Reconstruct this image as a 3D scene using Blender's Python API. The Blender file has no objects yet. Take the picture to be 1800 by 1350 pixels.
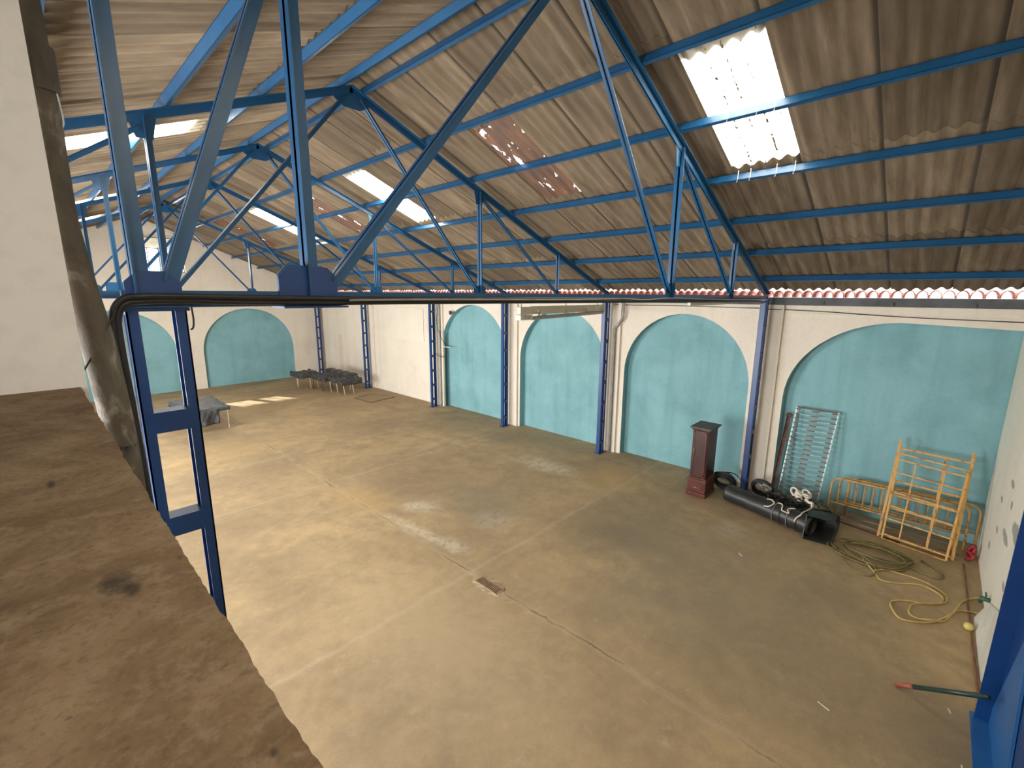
import bpy, math, random
from mathutils import Vector, Matrix
random.seed(7)
S = bpy.context.scene
COL = S.collection
PI = math.pi

# ------------------------------------------------------------------ camera
CAMZ = 4.2248
cd = bpy.data.cameras.new('camera')
cd.sensor_width = 36.0; cd.sensor_fit = 'HORIZONTAL'
cd.lens = 36.0 * 796.4155 / 1800.0
cd.clip_start = 0.02; cd.clip_end = 300
cam = bpy.data.objects.new('camera', cd); COL.objects.link(cam)
R_ = (0.6850692865, -0.7284502086, 0.0063534474)
U_ = (0.1372721443, 0.1376527393, 0.9809220569)
F_ = (0.7154274464, 0.6711274223, -0.1942975861)
cam.matrix_world = Matrix(((R_[0], U_[0], -F_[0], 0), (R_[1], U_[1], -F_[1], 0), (R_[2], U_[2], -F_[2], CAMZ), (0, 0, 0, 1)))
S.camera = cam
# ------------------------------------------------------------------ view, world, lights
S.view_settings.view_transform = 'Standard'
S.view_settings.look = 'None'
S.view_settings.gamma = 1.0
S.view_settings.use_curve_mapping = False
S.view_settings.exposure = 0.22
S.cycles.max_bounces = 10; S.cycles.diffuse_bounces = 6; S.cycles.transparent_max_bounces = 12
S.cycles.sample_clamp_indirect = 6.0
W = bpy.data.worlds.new('sky'); S.world = W; W.use_nodes = True
bg = W.node_tree.nodes['Background']
bg.inputs[0].default_value = (0.93, 0.97, 1.0, 1); bg.inputs[1].default_value = 3.0

XA, ZA, SL = 3.471, 6.935, 0.39925          # ridge position, truss apex height, roof slope
ANG = math.atan(SL)
def roof_z(x, off=0.0): return ZA - SL * abs(x - XA) + off

def area(name, loc, rot, sx, sy, power, col):
    l = bpy.data.lights.new(name, 'AREA'); l.shape = 'RECTANGLE'; l.size = sx; l.size_y = sy
    l.energy = power; l.color = col
    o = bpy.data.objects.new(name, l); COL.objects.link(o); o.location = loc; o.rotation_euler = rot
    return o
DAY = (1.0, 0.95, 0.86)
def roof_daylight(y0, y1, side, power):      # daylight falling on a translucent roof sheet (2 m wide run between purlins)
    xm = XA + side * 2.28
    area('skylight_daylight', (xm, (y0 + y1) / 2, roof_z(xm, 0.36)), (0, side * ANG, 0), 2.05, y1 - y0, power, DAY)
SEAMS = [1.49 + 0.787 * k for k in range(-4, 11)] + [14.5 + 0.787 * k for k in range(-6, 13)]
SEAMS[0] = -1.0
def nearest(y): return min(range(len(SEAMS)), key=lambda i: abs(SEAMS[i] - y))
SKY_R = [nearest(1.49), nearest(8.57), nearest(14.5)]
SKY_L = [nearest(-0.87), nearest(7.79), nearest(14.5), nearest(19.2)]  # the first is an unseen skylight, added to brighten the parapet
RUST_R = [nearest(4.64), nearest(11.35), nearest(17.7)]
for i in SKY_R: roof_daylight(SEAMS[i], SEAMS[i + 1], 1, 75 if SEAMS[i] < 3 else 110)
for i in SKY_L: roof_daylight(SEAMS[i], SEAMS[i + 1], -1, 90 if SEAMS[i] < 0 else 190)
# open doorway on the street side of the hall (left, outside the frame)
area('street_door_daylight', (-3.75, 13.0, 1.9), (0, -PI / 2, 0), 3.2, 5.0, 1150, (0.94, 0.97, 1.0))
area('street_door_daylight', (-3.75, 5.2, 1.9), (0, -PI / 2, 0), 3.2, 3.0, 620, (0.94, 0.97, 1.0))
area('mezzanine_fill_light', (-1.7, -1.08, 5.0), (PI / 2, 0, 0), 1.5, 1.0, 46, (1.0, 0.96, 0.90))  # unseen fill light added behind the camera to brighten the mezzanine wall
# window at the far gable: a low sun beyond it throws two patches on the floor
sp = bpy.data.lights.new('sun_beyond_window', 'SPOT'); sp.energy = 90000; sp.color = (1, 0.95, 0.88)
sp.spot_size = math.radians(7.5); sp.spot_blend = 0.2; sp.shadow_soft_size = 0.12
so = bpy.data.objects.new('sun_beyond_window', sp); COL.objects.link(so)
_d = Vector((1.85, -4.5, -5.62)).normalized()
so.location = Vector((4.12, 23.6, 5.65)) - _d * 22
so.rotation_euler = _d.to_track_quat('-Z', 'Y').to_euler()
area('window_daylight', (4.1, 23.98, 5.6), (-PI / 2, 0, 0), 1.7, 1.2, 110, (0.95, 0.97, 1.0))

# ------------------------------------------------------------------ materials
def newmat(name):
    m = bpy.data.materials.new(name); m.use_nodes = True
    nt = m.node_tree; b = nt.nodes['Principled BSDF']
    return m, nt, b
def N(nt, t, **kw):
    n = nt.nodes.new(t)
    for k, v in kw.items(): setattr(n, k, v)
    return n
def pos(nt, scale=(1, 1, 1), obj=False):
    if obj:
        s = N(nt, 'ShaderNodeTexCoord').outputs['Object']
    else:
        s = N(nt, 'ShaderNodeNewGeometry').outputs['Position']
    mp = N(nt, 'ShaderNodeMapping'); mp.inputs['Scale'].default_value = scale
    nt.links.new(s, mp.inputs['Vector']); return mp.outputs[0]
def noise(nt, vec, scale, detail=4, rough=0.55, dist=0.0):
    n = N(nt, 'ShaderNodeTexNoise'); n.inputs['Scale'].default_value = scale
    n.inputs['Detail'].default_value = detail; n.inputs['Roughness'].default_value = rough
    n.inputs['Distortion'].default_value = dist
    nt.links.new(vec, n.inputs['Vector']); return n.outputs['Fac']
def ramp(nt, fac, stops):
    r = N(nt, 'ShaderNodeValToRGB'); e = r.color_ramp.elements
    while len(e) < len(stops): e.new(0.5)
    for i, (p, c) in enumerate(stops):
        e[i].position = p; e[i].color = (c[0], c[1], c[2], 1) if not isinstance(c, (int, float)) else (c, c, c, 1)
    nt.links.new(fac, r.inputs[0]); return r.outputs[0]
def mix(nt, fac, a, b, mode='MIX'):
    m = N(nt, 'ShaderNodeMix', data_type='RGBA', blend_type=mode)
    for k, v in (('Factor', fac), ('A', a), ('B', b)):
        s = [i for i in m.inputs if i.name == k and (i.type == ('VALUE' if k == 'Factor' else 'RGBA'))][0]
        if isinstance(v, (int, float)): s.default_value = v
        elif isinstance(v, tuple): s.default_value = (v[0], v[1], v[2], 1)
        else: nt.links.new(v, s)
    return [o for o in m.outputs if o.type == 'RGBA'][0]
def math_(nt, op, a, b=None, clamp=False):
    m = N(nt, 'ShaderNodeMath', operation=op); m.use_clamp = clamp
    for i, v in enumerate((a, b)):
        if v is None: continue
        if isinstance(v, (int, float)): m.inputs[i].default_value = v
        else: nt.links.new(v, m.inputs[i])
    return m.outputs[0]
def bump(nt, b, h, strength, dist=0.02):
    n = N(nt, 'ShaderNodeBump'); n.inputs['Strength'].default_value = strength; n.inputs['Distance'].default_value = dist
    nt.links.new(h, n.inputs['Height']); nt.links.new(n.outputs[0], b.inputs['Normal'])
def simple(name, col, rough=0.5, metal=0.0, var=0.15, scale=6.0, bumpv=0.0, spec=0.5):
    m, nt, b = newmat(name); v = pos(nt)
    f = noise(nt, v, scale, 5)
    lo = tuple(c * (1 - var) for c in col); hi = tuple(min(1, c * (1 + var)) for c in col)
    nt.links.new(ramp(nt, f, [(0.3, lo), (0.7, hi)]), b.inputs['Base Color'])
    b.inputs['Roughness'].default_value = rough; b.inputs['Metallic'].default_value = metal
    b.inputs['Specular IOR Level'].default_value = spec
    if bumpv: bump(nt, b, noise(nt, v, scale * 6, 4), bumpv)
    return m
def ellipse_mask(nt, v, cx, cy, rx, ry, ang, soft=0.35, wob=0.5, ns=3.6):
    mp = N(nt, 'ShaderNodeMapping', vector_type='TEXTURE')
    mp.inputs['Location'].default_value = (cx, cy, 0); mp.inputs['Rotation'].default_value = (0, 0, ang)
    mp.inputs['Scale'].default_value = (rx, ry, 50)
    nt.links.new(v, mp.inputs['Vector'])
    l = N(nt, 'ShaderNodeVectorMath', operation='LENGTH'); nt.links.new(mp.outputs[0], l.inputs[0])
    n = noise(nt, v, ns, 7, 0.75)
    s = math_(nt, 'ADD', l.outputs['Value'], math_(nt, 'MULTIPLY', math_(nt, 'SUBTRACT', n, 0.5), wob * 2.6))
    return ramp(nt, s, [(1.0 - soft, 1.0), (1.0, 0.0)]) if soft <= 1 else s
def plaster(name, col, dirt, amount=0.35, streak=True, patches=None):
    m, nt, b = newmat(name); v = pos(nt)
    c = mix(nt, math_(nt, 'MULTIPLY', ramp(nt, noise(nt, v, 0.9, 6, 0.6, 0.4), [(0.42, 0.0), (0.75, 1.0)]), amount), col, dirt)
    if streak:
        vs = pos(nt, (3.0, 3.0, 0.25))
        c = mix(nt, math_(nt, 'MULTIPLY', ramp(nt, noise(nt, vs, 1.2, 5), [(0.5, 0.0), (0.8, 1.0)]), amount * 0.8), c, dirt)
    sm = noise(nt, v, 14, 4)
    c = mix(nt, math_(nt, 'MULTIPLY', ramp(nt, sm, [(0.35, 1.0), (0.5, 0.0)]), 0.12), c, tuple(x * 0.6 for x in col))
    if patches:
        # peeled paint: patches with their own outline
        sp_ = N(nt, 'ShaderNodeSeparateXYZ'); nt.links.new(v, sp_.inputs[0]); cb = N(nt, 'ShaderNodeCombineXYZ')
        nt.links.new(sp_.outputs[0], cb.inputs[0]); nt.links.new(sp_.outputs[2], cb.inputs[1])
        for (px, pz, rx, rz) in ((7.35, 1.50, .62, .13), (6.7, 1.42, .5, .16), (8.25, 1.20, .30, .07), (8.6, 1.82, .16, .05), (8.3, 1.62, .09, .06), (9.2, 1.4, .12, .05), (9.0, 1.0, .10, .05), (7.6, 0.82, .10, .05), (9.4, 0.6, .10, .06)):
            c = mix(nt, ellipse_mask(nt, cb.outputs[0], px, pz, rx, rz, 0, 0.12, 0.55), c, (0.36, 0.345, 0.30))
    nt.links.new(c, b.inputs['Base Color']); b.inputs['Roughness'].default_value = 0.85
    b.inputs['Specular IOR Level'].default_value = 0.25
    bump(nt, b, noise(nt, v, 22, 5), 0.18, 0.01)
    return m

M = {}
M['white'] = plaster('cream_plaster', (0.76, 0.675, 0.56), (0.50, 0.42, 0.33), 0.30)
M['white_end'] = plaster('peeling_white_plaster', (0.80, 0.745, 0.62), (0.56, 0.50, 0.40), 0.25, True, True)
M['white_mezz'] = plaster('mezzanine_plaster', (0.80, 0.745, 0.69), (0.70, 0.64, 0.58), 0.15, False)
M['teal'] = plaster('teal_plaster', (0.232, 0.425, 0.450), (0.125, 0.265, 0.275), 0.70)
M['panel'] = plaster('raised_plaster', (0.78, 0.70, 0.58), (0.55, 0.47, 0.38), 0.2)

def blue(name, col, rough):
    m, nt, b = newmat(name); v = pos(nt)
    c = mix(nt, ramp(nt, noise(nt, v, 3.0, 5), [(0.35, 0.0), (0.7, 0.45)]), col, tuple(x * 0.55 for x in col))
    c = mix(nt, ramp(nt, noise(nt, v, 30, 4), [(0.7, 0.0), (0.78, 0.5)]), c, (0.10, 0.08, 0.07))
    nt.links.new(c, b.inputs['Base Color']); b.inputs['Roughness'].default_value = rough
    b.inputs['Specular IOR Level'].default_value = 0.6
    return m
M['blue'] = blue('blue_gloss_paint', (0.0085, 0.085, 0.205), 0.36)
M['blue_col'] = blue('blue_column_paint', (0.005, 0.048, 0.195), 0.38)
M['blue_lit'] = blue('lit_blue_paint', (0.020, 0.135, 0.38), 0.4)  # post plates catching light: the brightness is put into the colour
M['beam_grey'] = simple('grey_wall_plate', (0.085, 0.088, 0.09), 0.7, 0, 0.3, 3)

# roof sheets: brown grey fibre cement, tinted a little differently from sheet to sheet
m, nt, b = newmat('fibre_cement_sheet'); v = pos(nt, (0.7, 5.0, 0.7)); v2 = pos(nt)
oi = N(nt, 'ShaderNodeObjectInfo')
c = ramp(nt, noise(nt, v, 1.6, 6, 0.65), [(0.28, (0.102, 0.073, 0.047)), (0.55, (0.178, 0.133, 0.087)), (0.8, (0.268, 0.206, 0.138))])
c = mix(nt, ramp(nt, noise(nt, v2, 0.8, 4), [(0.45, 0.0), (0.7, 0.6)]), c, (0.155, 0.115, 0.078))
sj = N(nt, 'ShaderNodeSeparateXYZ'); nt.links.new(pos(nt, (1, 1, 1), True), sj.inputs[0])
c = mix(nt, math_(nt, 'MULTIPLY', ramp(nt, sj.outputs[1], [(0.046, 1.0), (0.072, 0.0)]), 0.8), c, (0.035, 0.027, 0.018))  # dark line painted in for the shadow gap at each side lap
vv = ramp(nt, oi.outputs['Random'], [(0.0, 0.72), (1.0, 1.14)])
c = mix(nt, 1.0, c, vv, 'MULTIPLY')
nt.links.new(c, b.inputs['Base Color']); b.inputs['Roughness'].default_value = 0.9; b.inputs['Specular IOR Level'].default_value = 0.15
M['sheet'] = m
# translucent skylight sheets with rows of dirt specks
m, nt, b = newmat('clear_corrugated_sheet'); v = pos(nt, (1.0, 6.0, 1.0))
out = nt.nodes['Material Output']
tr = N(nt, 'ShaderNodeBsdfTransparent'); tr.inputs[0].default_value = (1, 1, 0.98, 1)
tl = N(nt, 'ShaderNodeBsdfTranslucent'); tl.inputs[0].default_value = (0.9, 0.88, 0.8, 1)
df = N(nt, 'ShaderNodeBsdfDiffuse'); df.inputs[0].default_value = (0.12, 0.08, 0.04, 1)
m1 = N(nt, 'ShaderNodeMixShader'); m1.inputs[0].default_value = 0.35
nt.links.new(tr.outputs[0], m1.inputs[1]); nt.links.new(tl.outputs[0], m1.inputs[2])
spk = ramp(nt, noise(nt, pos(nt, (7, 12, 7)), 2.0, 4, 0.7), [(0.53, 0.0), (0.55, 1.0)])
sy_ = N(nt, 'ShaderNodeSeparateXYZ'); nt.links.new(pos(nt, (1, 1, 1), True), sy_.inputs[0])
lane = None
for (yy_, ww_) in ((0.236, 0.012), (0.395, 0.010), (0.551, 0.015), (0.09, 0.006)):
    q_ = ramp(nt, math_(nt, 'ABSOLUTE', math_(nt, 'SUBTRACT', sy_.outputs[1], yy_)), [(ww_ * 0.8, 1.0), (ww_ * 1.2, 0.0)])
    lane = q_ if lane is None else math_(nt, 'MAXIMUM', lane, q_)
m2 = N(nt, 'ShaderNodeMixShader'); nt.links.new(math_(nt, 'MULTIPLY', spk, lane), m2.inputs[0])
nt.links.new(m1.outputs[0], m2.inputs[1]); nt.links.new(df.outputs[0], m2.inputs[2])
nt.links.new(m2.outputs[0], out.inputs[0]); M['clear'] = m
# weathered orange translucent sheets, worn through in small holes
m, nt, b = newmat('orange_weathered_sheet'); out = nt.nodes['Material Output']
cc = ramp(nt, noise(nt, pos(nt, (1.2, 7, 1.2)), 1.7, 6), [(0.3, (0.06, 0.030, 0.015)), (0.58, (0.15, 0.062, 0.025)), (0.8, (0.28, 0.14, 0.06))])
nt.links.new(cc, b.inputs['Base Color']); b.inputs['Roughness'].default_value = 0.6
tl = N(nt, 'ShaderNodeBsdfTranslucent'); tl.inputs[0].default_value = (0.75, 0.25, 0.07, 1)
tr = N(nt, 'ShaderNodeBsdfTransparent')
m1 = N(nt, 'ShaderNodeMixShader'); m1.inputs[0].default_value = 0.02
nt.links.new(b.outputs[0], m1.inputs[1]); nt.links.new(tl.outputs[0], m1.inputs[2])
hole = ramp(nt, noise(nt, pos(nt, (2.2, 9, 2.2)), 1.35, 3), [(0.622, 0.0), (0.637, 1.0)])
m2 = N(nt, 'ShaderNodeMixShader'); nt.links.new(hole, m2.inputs[0])
nt.links.new(m1.outputs[0], m2.inputs[1]); nt.links.new(tr.outputs[0], m2.inputs[2])
nt.links.new(m2.outputs[0], out.inputs[0]); M['rust_sheet'] = m

# hall floor
m, nt, b = newmat('old_concrete_floor'); v = pos(nt)
big = noise(nt, v, 0.42, 8, 0.66, 0.15)
c = ramp(nt, big, [(0.30, (0.270, 0.192, 0.110)), (0.48, (0.400, 0.288, 0.162)), (0.64, (0.515, 0.372, 0.200))])
c = mix(nt, ramp(nt, noise(nt, v, 1.7, 9, 0.72, 0.1), [(0.44, 0.0), (0.64, 0.50)]), c, (0.225, 0.165, 0.098))
c = mix(nt, ramp(nt, noise(nt, v, 4.5, 8, 0.75), [(0.58, 0.0), (0.72, 0.5)]), c, (0.56, 0.46, 0.33))
c = mix(nt, ramp(nt, noise(nt, v, 60, 3, 0.7), [(0.35, 0.25), (0.5, 0.0)]), c, (0.2, 0.15, 0.09))
c = mix(nt, ramp(nt, noise(nt, v, 24, 4, 0.7), [(0.66, 0.0), (0.78, 0.5)]), c, (0.16, 0.12, 0.08))
flecks = ramp(nt, noise(nt, v, 6.5, 7, 0.78, 0.5), [(0.40, 0.0), (0.52, 1.0)])
pale = (0.62, 0.55, 0.42); dark = (0.22, 0.185, 0.135); ochre = (0.52, 0.34, 0.14)
for (cx, cy, rx, ry, a, colr, k) in [
    (8.45, 6.8, 0.45, 0.95, 0.1, pale, 0.7), (4.95, 7.15, 0.28, 0.50, 0.6, pale, 0.65), (4.35, 6.4, 0.16, 1.1, 0.08, pale, 0.7), (4.5, 5.55, 0.2, 0.4, 0.1, pale, 0.5), (9.6, 6.4, 0.5, 0.3, 0, ochre, .4), (5.6, 5.7, 0.5, 0.5, 0, pale, 0.4),
    (8.35, 2.3, 0.35, 0.35, 0, pale, 0.35), (7.2, 3.3, 1.6, 1.5, 0.3, dark, 0.5), (6.0, 6.5, 1.2, 1.1, 0.4, dark, 0.45),
    (9.3, 9.2, 0.5, 0.9, 0.2, dark, 0.5), (6.6, 1.5, 2.2, 1.5, 0.2, dark, 0.35), (5.4, 2.6, 0.9, 1.6, 0.5, dark, 0.3),
    (9.1, 5.2, 1.0, 1.0, 0.0, ochre, 0.55), (3.2, 13.5, 2.0, 1.1, 0.2, ochre, 0.3), (4.3, 8.3, 0.5, 1.0, 0.3, ochre, 0.5), (3.0, 4.0, 1.1, 2.2, 0.0, (0.53, 0.40, 0.24), 0.6)]:
    fm = math_(nt, 'MULTIPLY', ellipse_mask(nt, v, cx, cy, rx * 1.15, ry * 1.15, a, 0.8, 0.55), k)
    if colr == pale: fm = math_(nt, 'MULTIPLY', fm, flecks)
    c = mix(nt, fm, c, colr)
sx = N(nt, 'ShaderNodeSeparateXYZ'); nt.links.new(v, sx.inputs[0])
wob = math_(nt, 'MULTIPLY', math_(nt, 'SUBTRACT', noise(nt, v, 1.3, 6, 0.7), 0.5), 0.26)
def seam(coord, at, w):
    d = math_(nt, 'ABSOLUTE', math_(nt, 'ADD', math_(nt, 'SUBTRACT', sx.outputs[coord], at), wob))
    return ramp(nt, d, [(0.0, 1.0), (w, 0.0)])
brk = ramp(nt, noise(nt, v, 1.1, 4), [(0.42, 0.0), (0.6, 1.0)])
for (co, at, w, colr, k) in [(0, 4.19, 0.08, (0.56, 0.44, 0.29), 0.28), (0, 4.19, 0.022, (0.10, 0.065, 0.03), 0.85), (1, 4.77, 0.06, (0.52, 0.43, 0.31), 0.32),
                          (1, 9.62, 0.06, (0.54, 0.43, 0.29), 0.28), (1, 12.1, 0.06, (0.54, 0.43, 0.29), 0.2), (0, 9.9, 0.05, (0.2, 0.15, 0.1), 0.3)]:
    f = math_(nt, 'MULTIPLY', seam(co, at, w), k)
    if k > 0.8: f = math_(nt, 'MULTIPLY', f, brk)
    c = mix(nt, f, c, colr)
nt.links.new(c, b.inputs['Base Color'])
nt.links.new(ramp(nt, big, [(0.3, 0.62), (0.7, 0.8)]), b.inputs['Roughness']); b.inputs['Specular IOR Level'].default_value = 0.3
bump(nt, b, noise(nt, v, 9, 6, 0.65), 0.12, 0.02); M['floor'] = m
# parapet concrete
m, nt, b = newmat('worn_parapet_concrete'); v = pos(nt)
c = ramp(nt, noise(nt, v, 5.5, 7, 0.68, 0.5), [(0.32, (0.140, 0.085, 0.046)), (0.52, (0.215, 0.142, 0.080)), (0.70, (0.310, 0.215, 0.130))])
c = mix(nt, ramp(nt, noise(nt, v, 24, 7, 0.75, 0.2), [(0.50, 0.0), (0.66, 0.55)]), c, (0.34, 0.25, 0.165))
c = mix(nt, ramp(nt, noise(nt, v, 90, 6, 0.75), [(0.36, 0.45), (0.5, 0.0)]), c, (0.11, 0.07, 0.04))
c = mix(nt, ramp(nt, noise(nt, v, 44, 4, 0.6), [(0.66, 0.0), (0.72, 0.6)]), c, (0.10, 0.055, 0.03))
for (cx, cy, rx, ry) in [(0.042, 0.663, 0.010, 0.022), (0.03, 0.69, 0.02, 0.035), (-0.01, 1.15, 0.008, 0.03), (0.085, 0.33, 0.005, 0.006)]:
    c = mix(nt, math_(nt, 'MULTIPLY', ellipse_mask(nt, v, cx, cy, rx, ry, 0, 0.7, 0.75, 70.0), 0.85), c, (0.05, 0.04, 0.03))
nt.links.new(c, b.inputs['Base Color']); b.inputs['Roughness'].default_value = 0.9; b.inputs['Specular IOR Level'].default_value = 0.2
bump(nt, b, noise(nt, v, 55, 8, 0.75), 0.6, 0.006); M['parapet'] = m
# stained cement pipe
m, nt, b = newmat('stained_cement'); v = pos(nt, (3, 3, 1.6))
c = ramp(nt, noise(nt, v, 2.6, 6, 0.6, 0.6), [(0.36, (0.075, 0.060, 0.043)), (0.56, (0.125, 0.102, 0.075)), (0.70, (0.33, 0.31, 0.26))])
nt.links.new(c, b.inputs['Base Color']); b.inputs['Roughness'].default_value = 0.85; bump(nt, b, noise(nt, v, 14, 5), 0.3); M['cement'] = m
def rusty(name, base, rust, amt):
    m, nt, b = newmat(name); v = pos(nt)
    c = mix(nt, ramp(nt, noise(nt, v, 9, 5), [(0.5 - amt, 1.0), (0.62 - amt, 0.0)]), base, rust)
    nt.links.new(c, b.inputs['Base Color']); b.inputs['Roughness'].default_value = 0.55; return m
M['yellow'] = rusty('chipped_yellow_paint', (0.60, 0.335, 0.095), (0.33, 0.15, 0.05), 0.14)
M['rust'] = simple('rusted_iron', (0.10, 0.045, 0.03), 0.8, 0, 0.4, 12)
M['rust_red'] = simple('rusted_rebar', (0.22, 0.09, 0.05), 0.85, 0, 0.35, 9)
M['mahogany'] = simple('dark_mahogany', (0.050, 0.012, 0.008), 0.38, 0, 0.35, 4)
M['mahogany_red'] = simple('reddish_mahogany', (0.095, 0.022, 0.014), 0.36, 0, 0.3, 4)
M['grey_top'] = simple('dull_wood_top', (0.085, 0.068, 0.052), 0.6, 0, 0.2, 5)
M['brass'] = simple('brass', (0.45, 0.34, 0.16), 0.35, 0.8)
M['rubber'] = simple('black_rubber', (0.020, 0.020, 0.018), 0.42, 0, 0.4, 7)
M['cable'] = simple('black_cable_sheath', (0.018, 0.016, 0.015), 0.5, 0, 0.3, 9)
M['grey_cable'] = simple('grey_cable', (0.28, 0.26, 0.23), 0.5, 0, 0.2, 9)
M['pvc'] = simple('white_plastic_trunking', (0.72, 0.72, 0.74), 0.5, 0, 0.08, 3)
M['rope'] = simple('off_white_rope', (0.62, 0.55, 0.46), 0.9, 0, 0.3, 30)
M['plastic'] = simple('crinkled_black_plastic', (0.06, 0.06, 0.07), 0.16, 0, 0.4, 9, 0.5)
M['plastic_dull'] = simple('dull_black_plastic', (0.045, 0.043, 0.044), 0.35, 0, 0.5, 6, 0.6)
M['pale_leg'] = simple('pale_wood_leg', (0.55, 0.42, 0.26), 0.6, 0, 0.2, 9)
M['brown_leg'] = simple('brown_wood_leg', (0.12, 0.06, 0.035), 0.6, 0, 0.2, 9)
M['mat'] = simple('tan_doormat', (0.33, 0.235, 0.13), 0.95, 0, 0.2, 14, 0.3)
M['mat_edge'] = simple('brown_mat_binding', (0.17, 0.11, 0.06), 0.9, 0, 0.2, 9)
M['iron'] = simple('cast_iron', (0.40, 0.27, 0.16), 0.7, 0, 0.3, 20)
M['pit'] = simple('dark_pit', (0.03, 0.02, 0.012), 0.9)
M['cement_pale'] = simple('cement_mortar', (0.44, 0.34, 0.21), 0.95, 0, 0.3, 12, 0.4)
M['green_pipe'] = simple('dark_green_pipe', (0.022, 0.05, 0.038), 0.35, 0, 0.3, 9)
M['red_tip'] = simple('red_brown_paint', (0.32, 0.085, 0.055), 0.55, 0, 0.3, 14)
M['hose'] = simple('yellow_garden_hose', (0.56, 0.40, 0.13), 0.45, 0, 0.2, 7)
M['hose_olive'] = simple('olive_hose', (0.19, 0.145, 0.05), 0.5, 0, 0.35, 5)
M['clay'] = simple('red_clay_tile', (0.74, 0.30, 0.23), 0.75, 0, 0.3, 9)
M['board'] = simple('white_board', (0.68, 0.64, 0.54), 0.7, 0, 0.12, 3)
M['luminaire'] = simple('beige_luminaire', (0.62, 0.56, 0.42), 0.5, 0, 0.12, 3)
M['cover'] = simple('smoked_diffuser', (0.33, 0.30, 0.25), 0.3, 0, 0.15, 4)
M['tap'] = simple('green_tap', (0.04, 0.13, 0.07), 0.5)
M['ball'] = simple('yellow_ball', (0.70, 0.55, 0.15), 0.55)
M['red'] = simple('red_plastic', (0.35, 0.03, 0.03), 0.5, 0, 0.4, 20)
M['wire'] = simple('pale_galvanised_wire', (0.46, 0.58, 0.57), 0.45, 0.2, 0.2, 9)
M['spring'] = simple('rusty_spring', (0.26, 0.11, 0.07), 0.8, 0, 0.4, 30)
M['frame_dark'] = simple('dark_window_metal', (0.09, 0.09, 0.09), 0.5)
M['flap'] = simple('frosted_pane', (0.75, 0.70, 0.55), 0.4)
M['plank'] = simple('grey_brown_plank', (0.30, 0.23, 0.17), 0.8, 0, 0.3, 5)
M['litter'] = simple('white_paper_scrap', (0.75, 0.68, 0.55), 0.9)
m, nt, b = newmat('window_glass'); b.inputs['Base Color'].default_value = (0.9, 0.95, 1, 1); out = nt.nodes['Material Output']
trn = N(nt, 'ShaderNodeBsdfTransparent'); gl = N(nt, 'ShaderNodeBsdfGlossy'); gl.inputs['Roughness'].default_value = 0.05
ms = N(nt, 'ShaderNodeMixShader'); ms.inputs[0].default_value = 0.06
nt.links.new(trn.outputs[0], ms.inputs[1]); nt.links.new(gl.outputs[0], ms.inputs[2]); nt.links.new(ms.outputs[0], out.inputs[0]); M['glass'] = m

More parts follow.
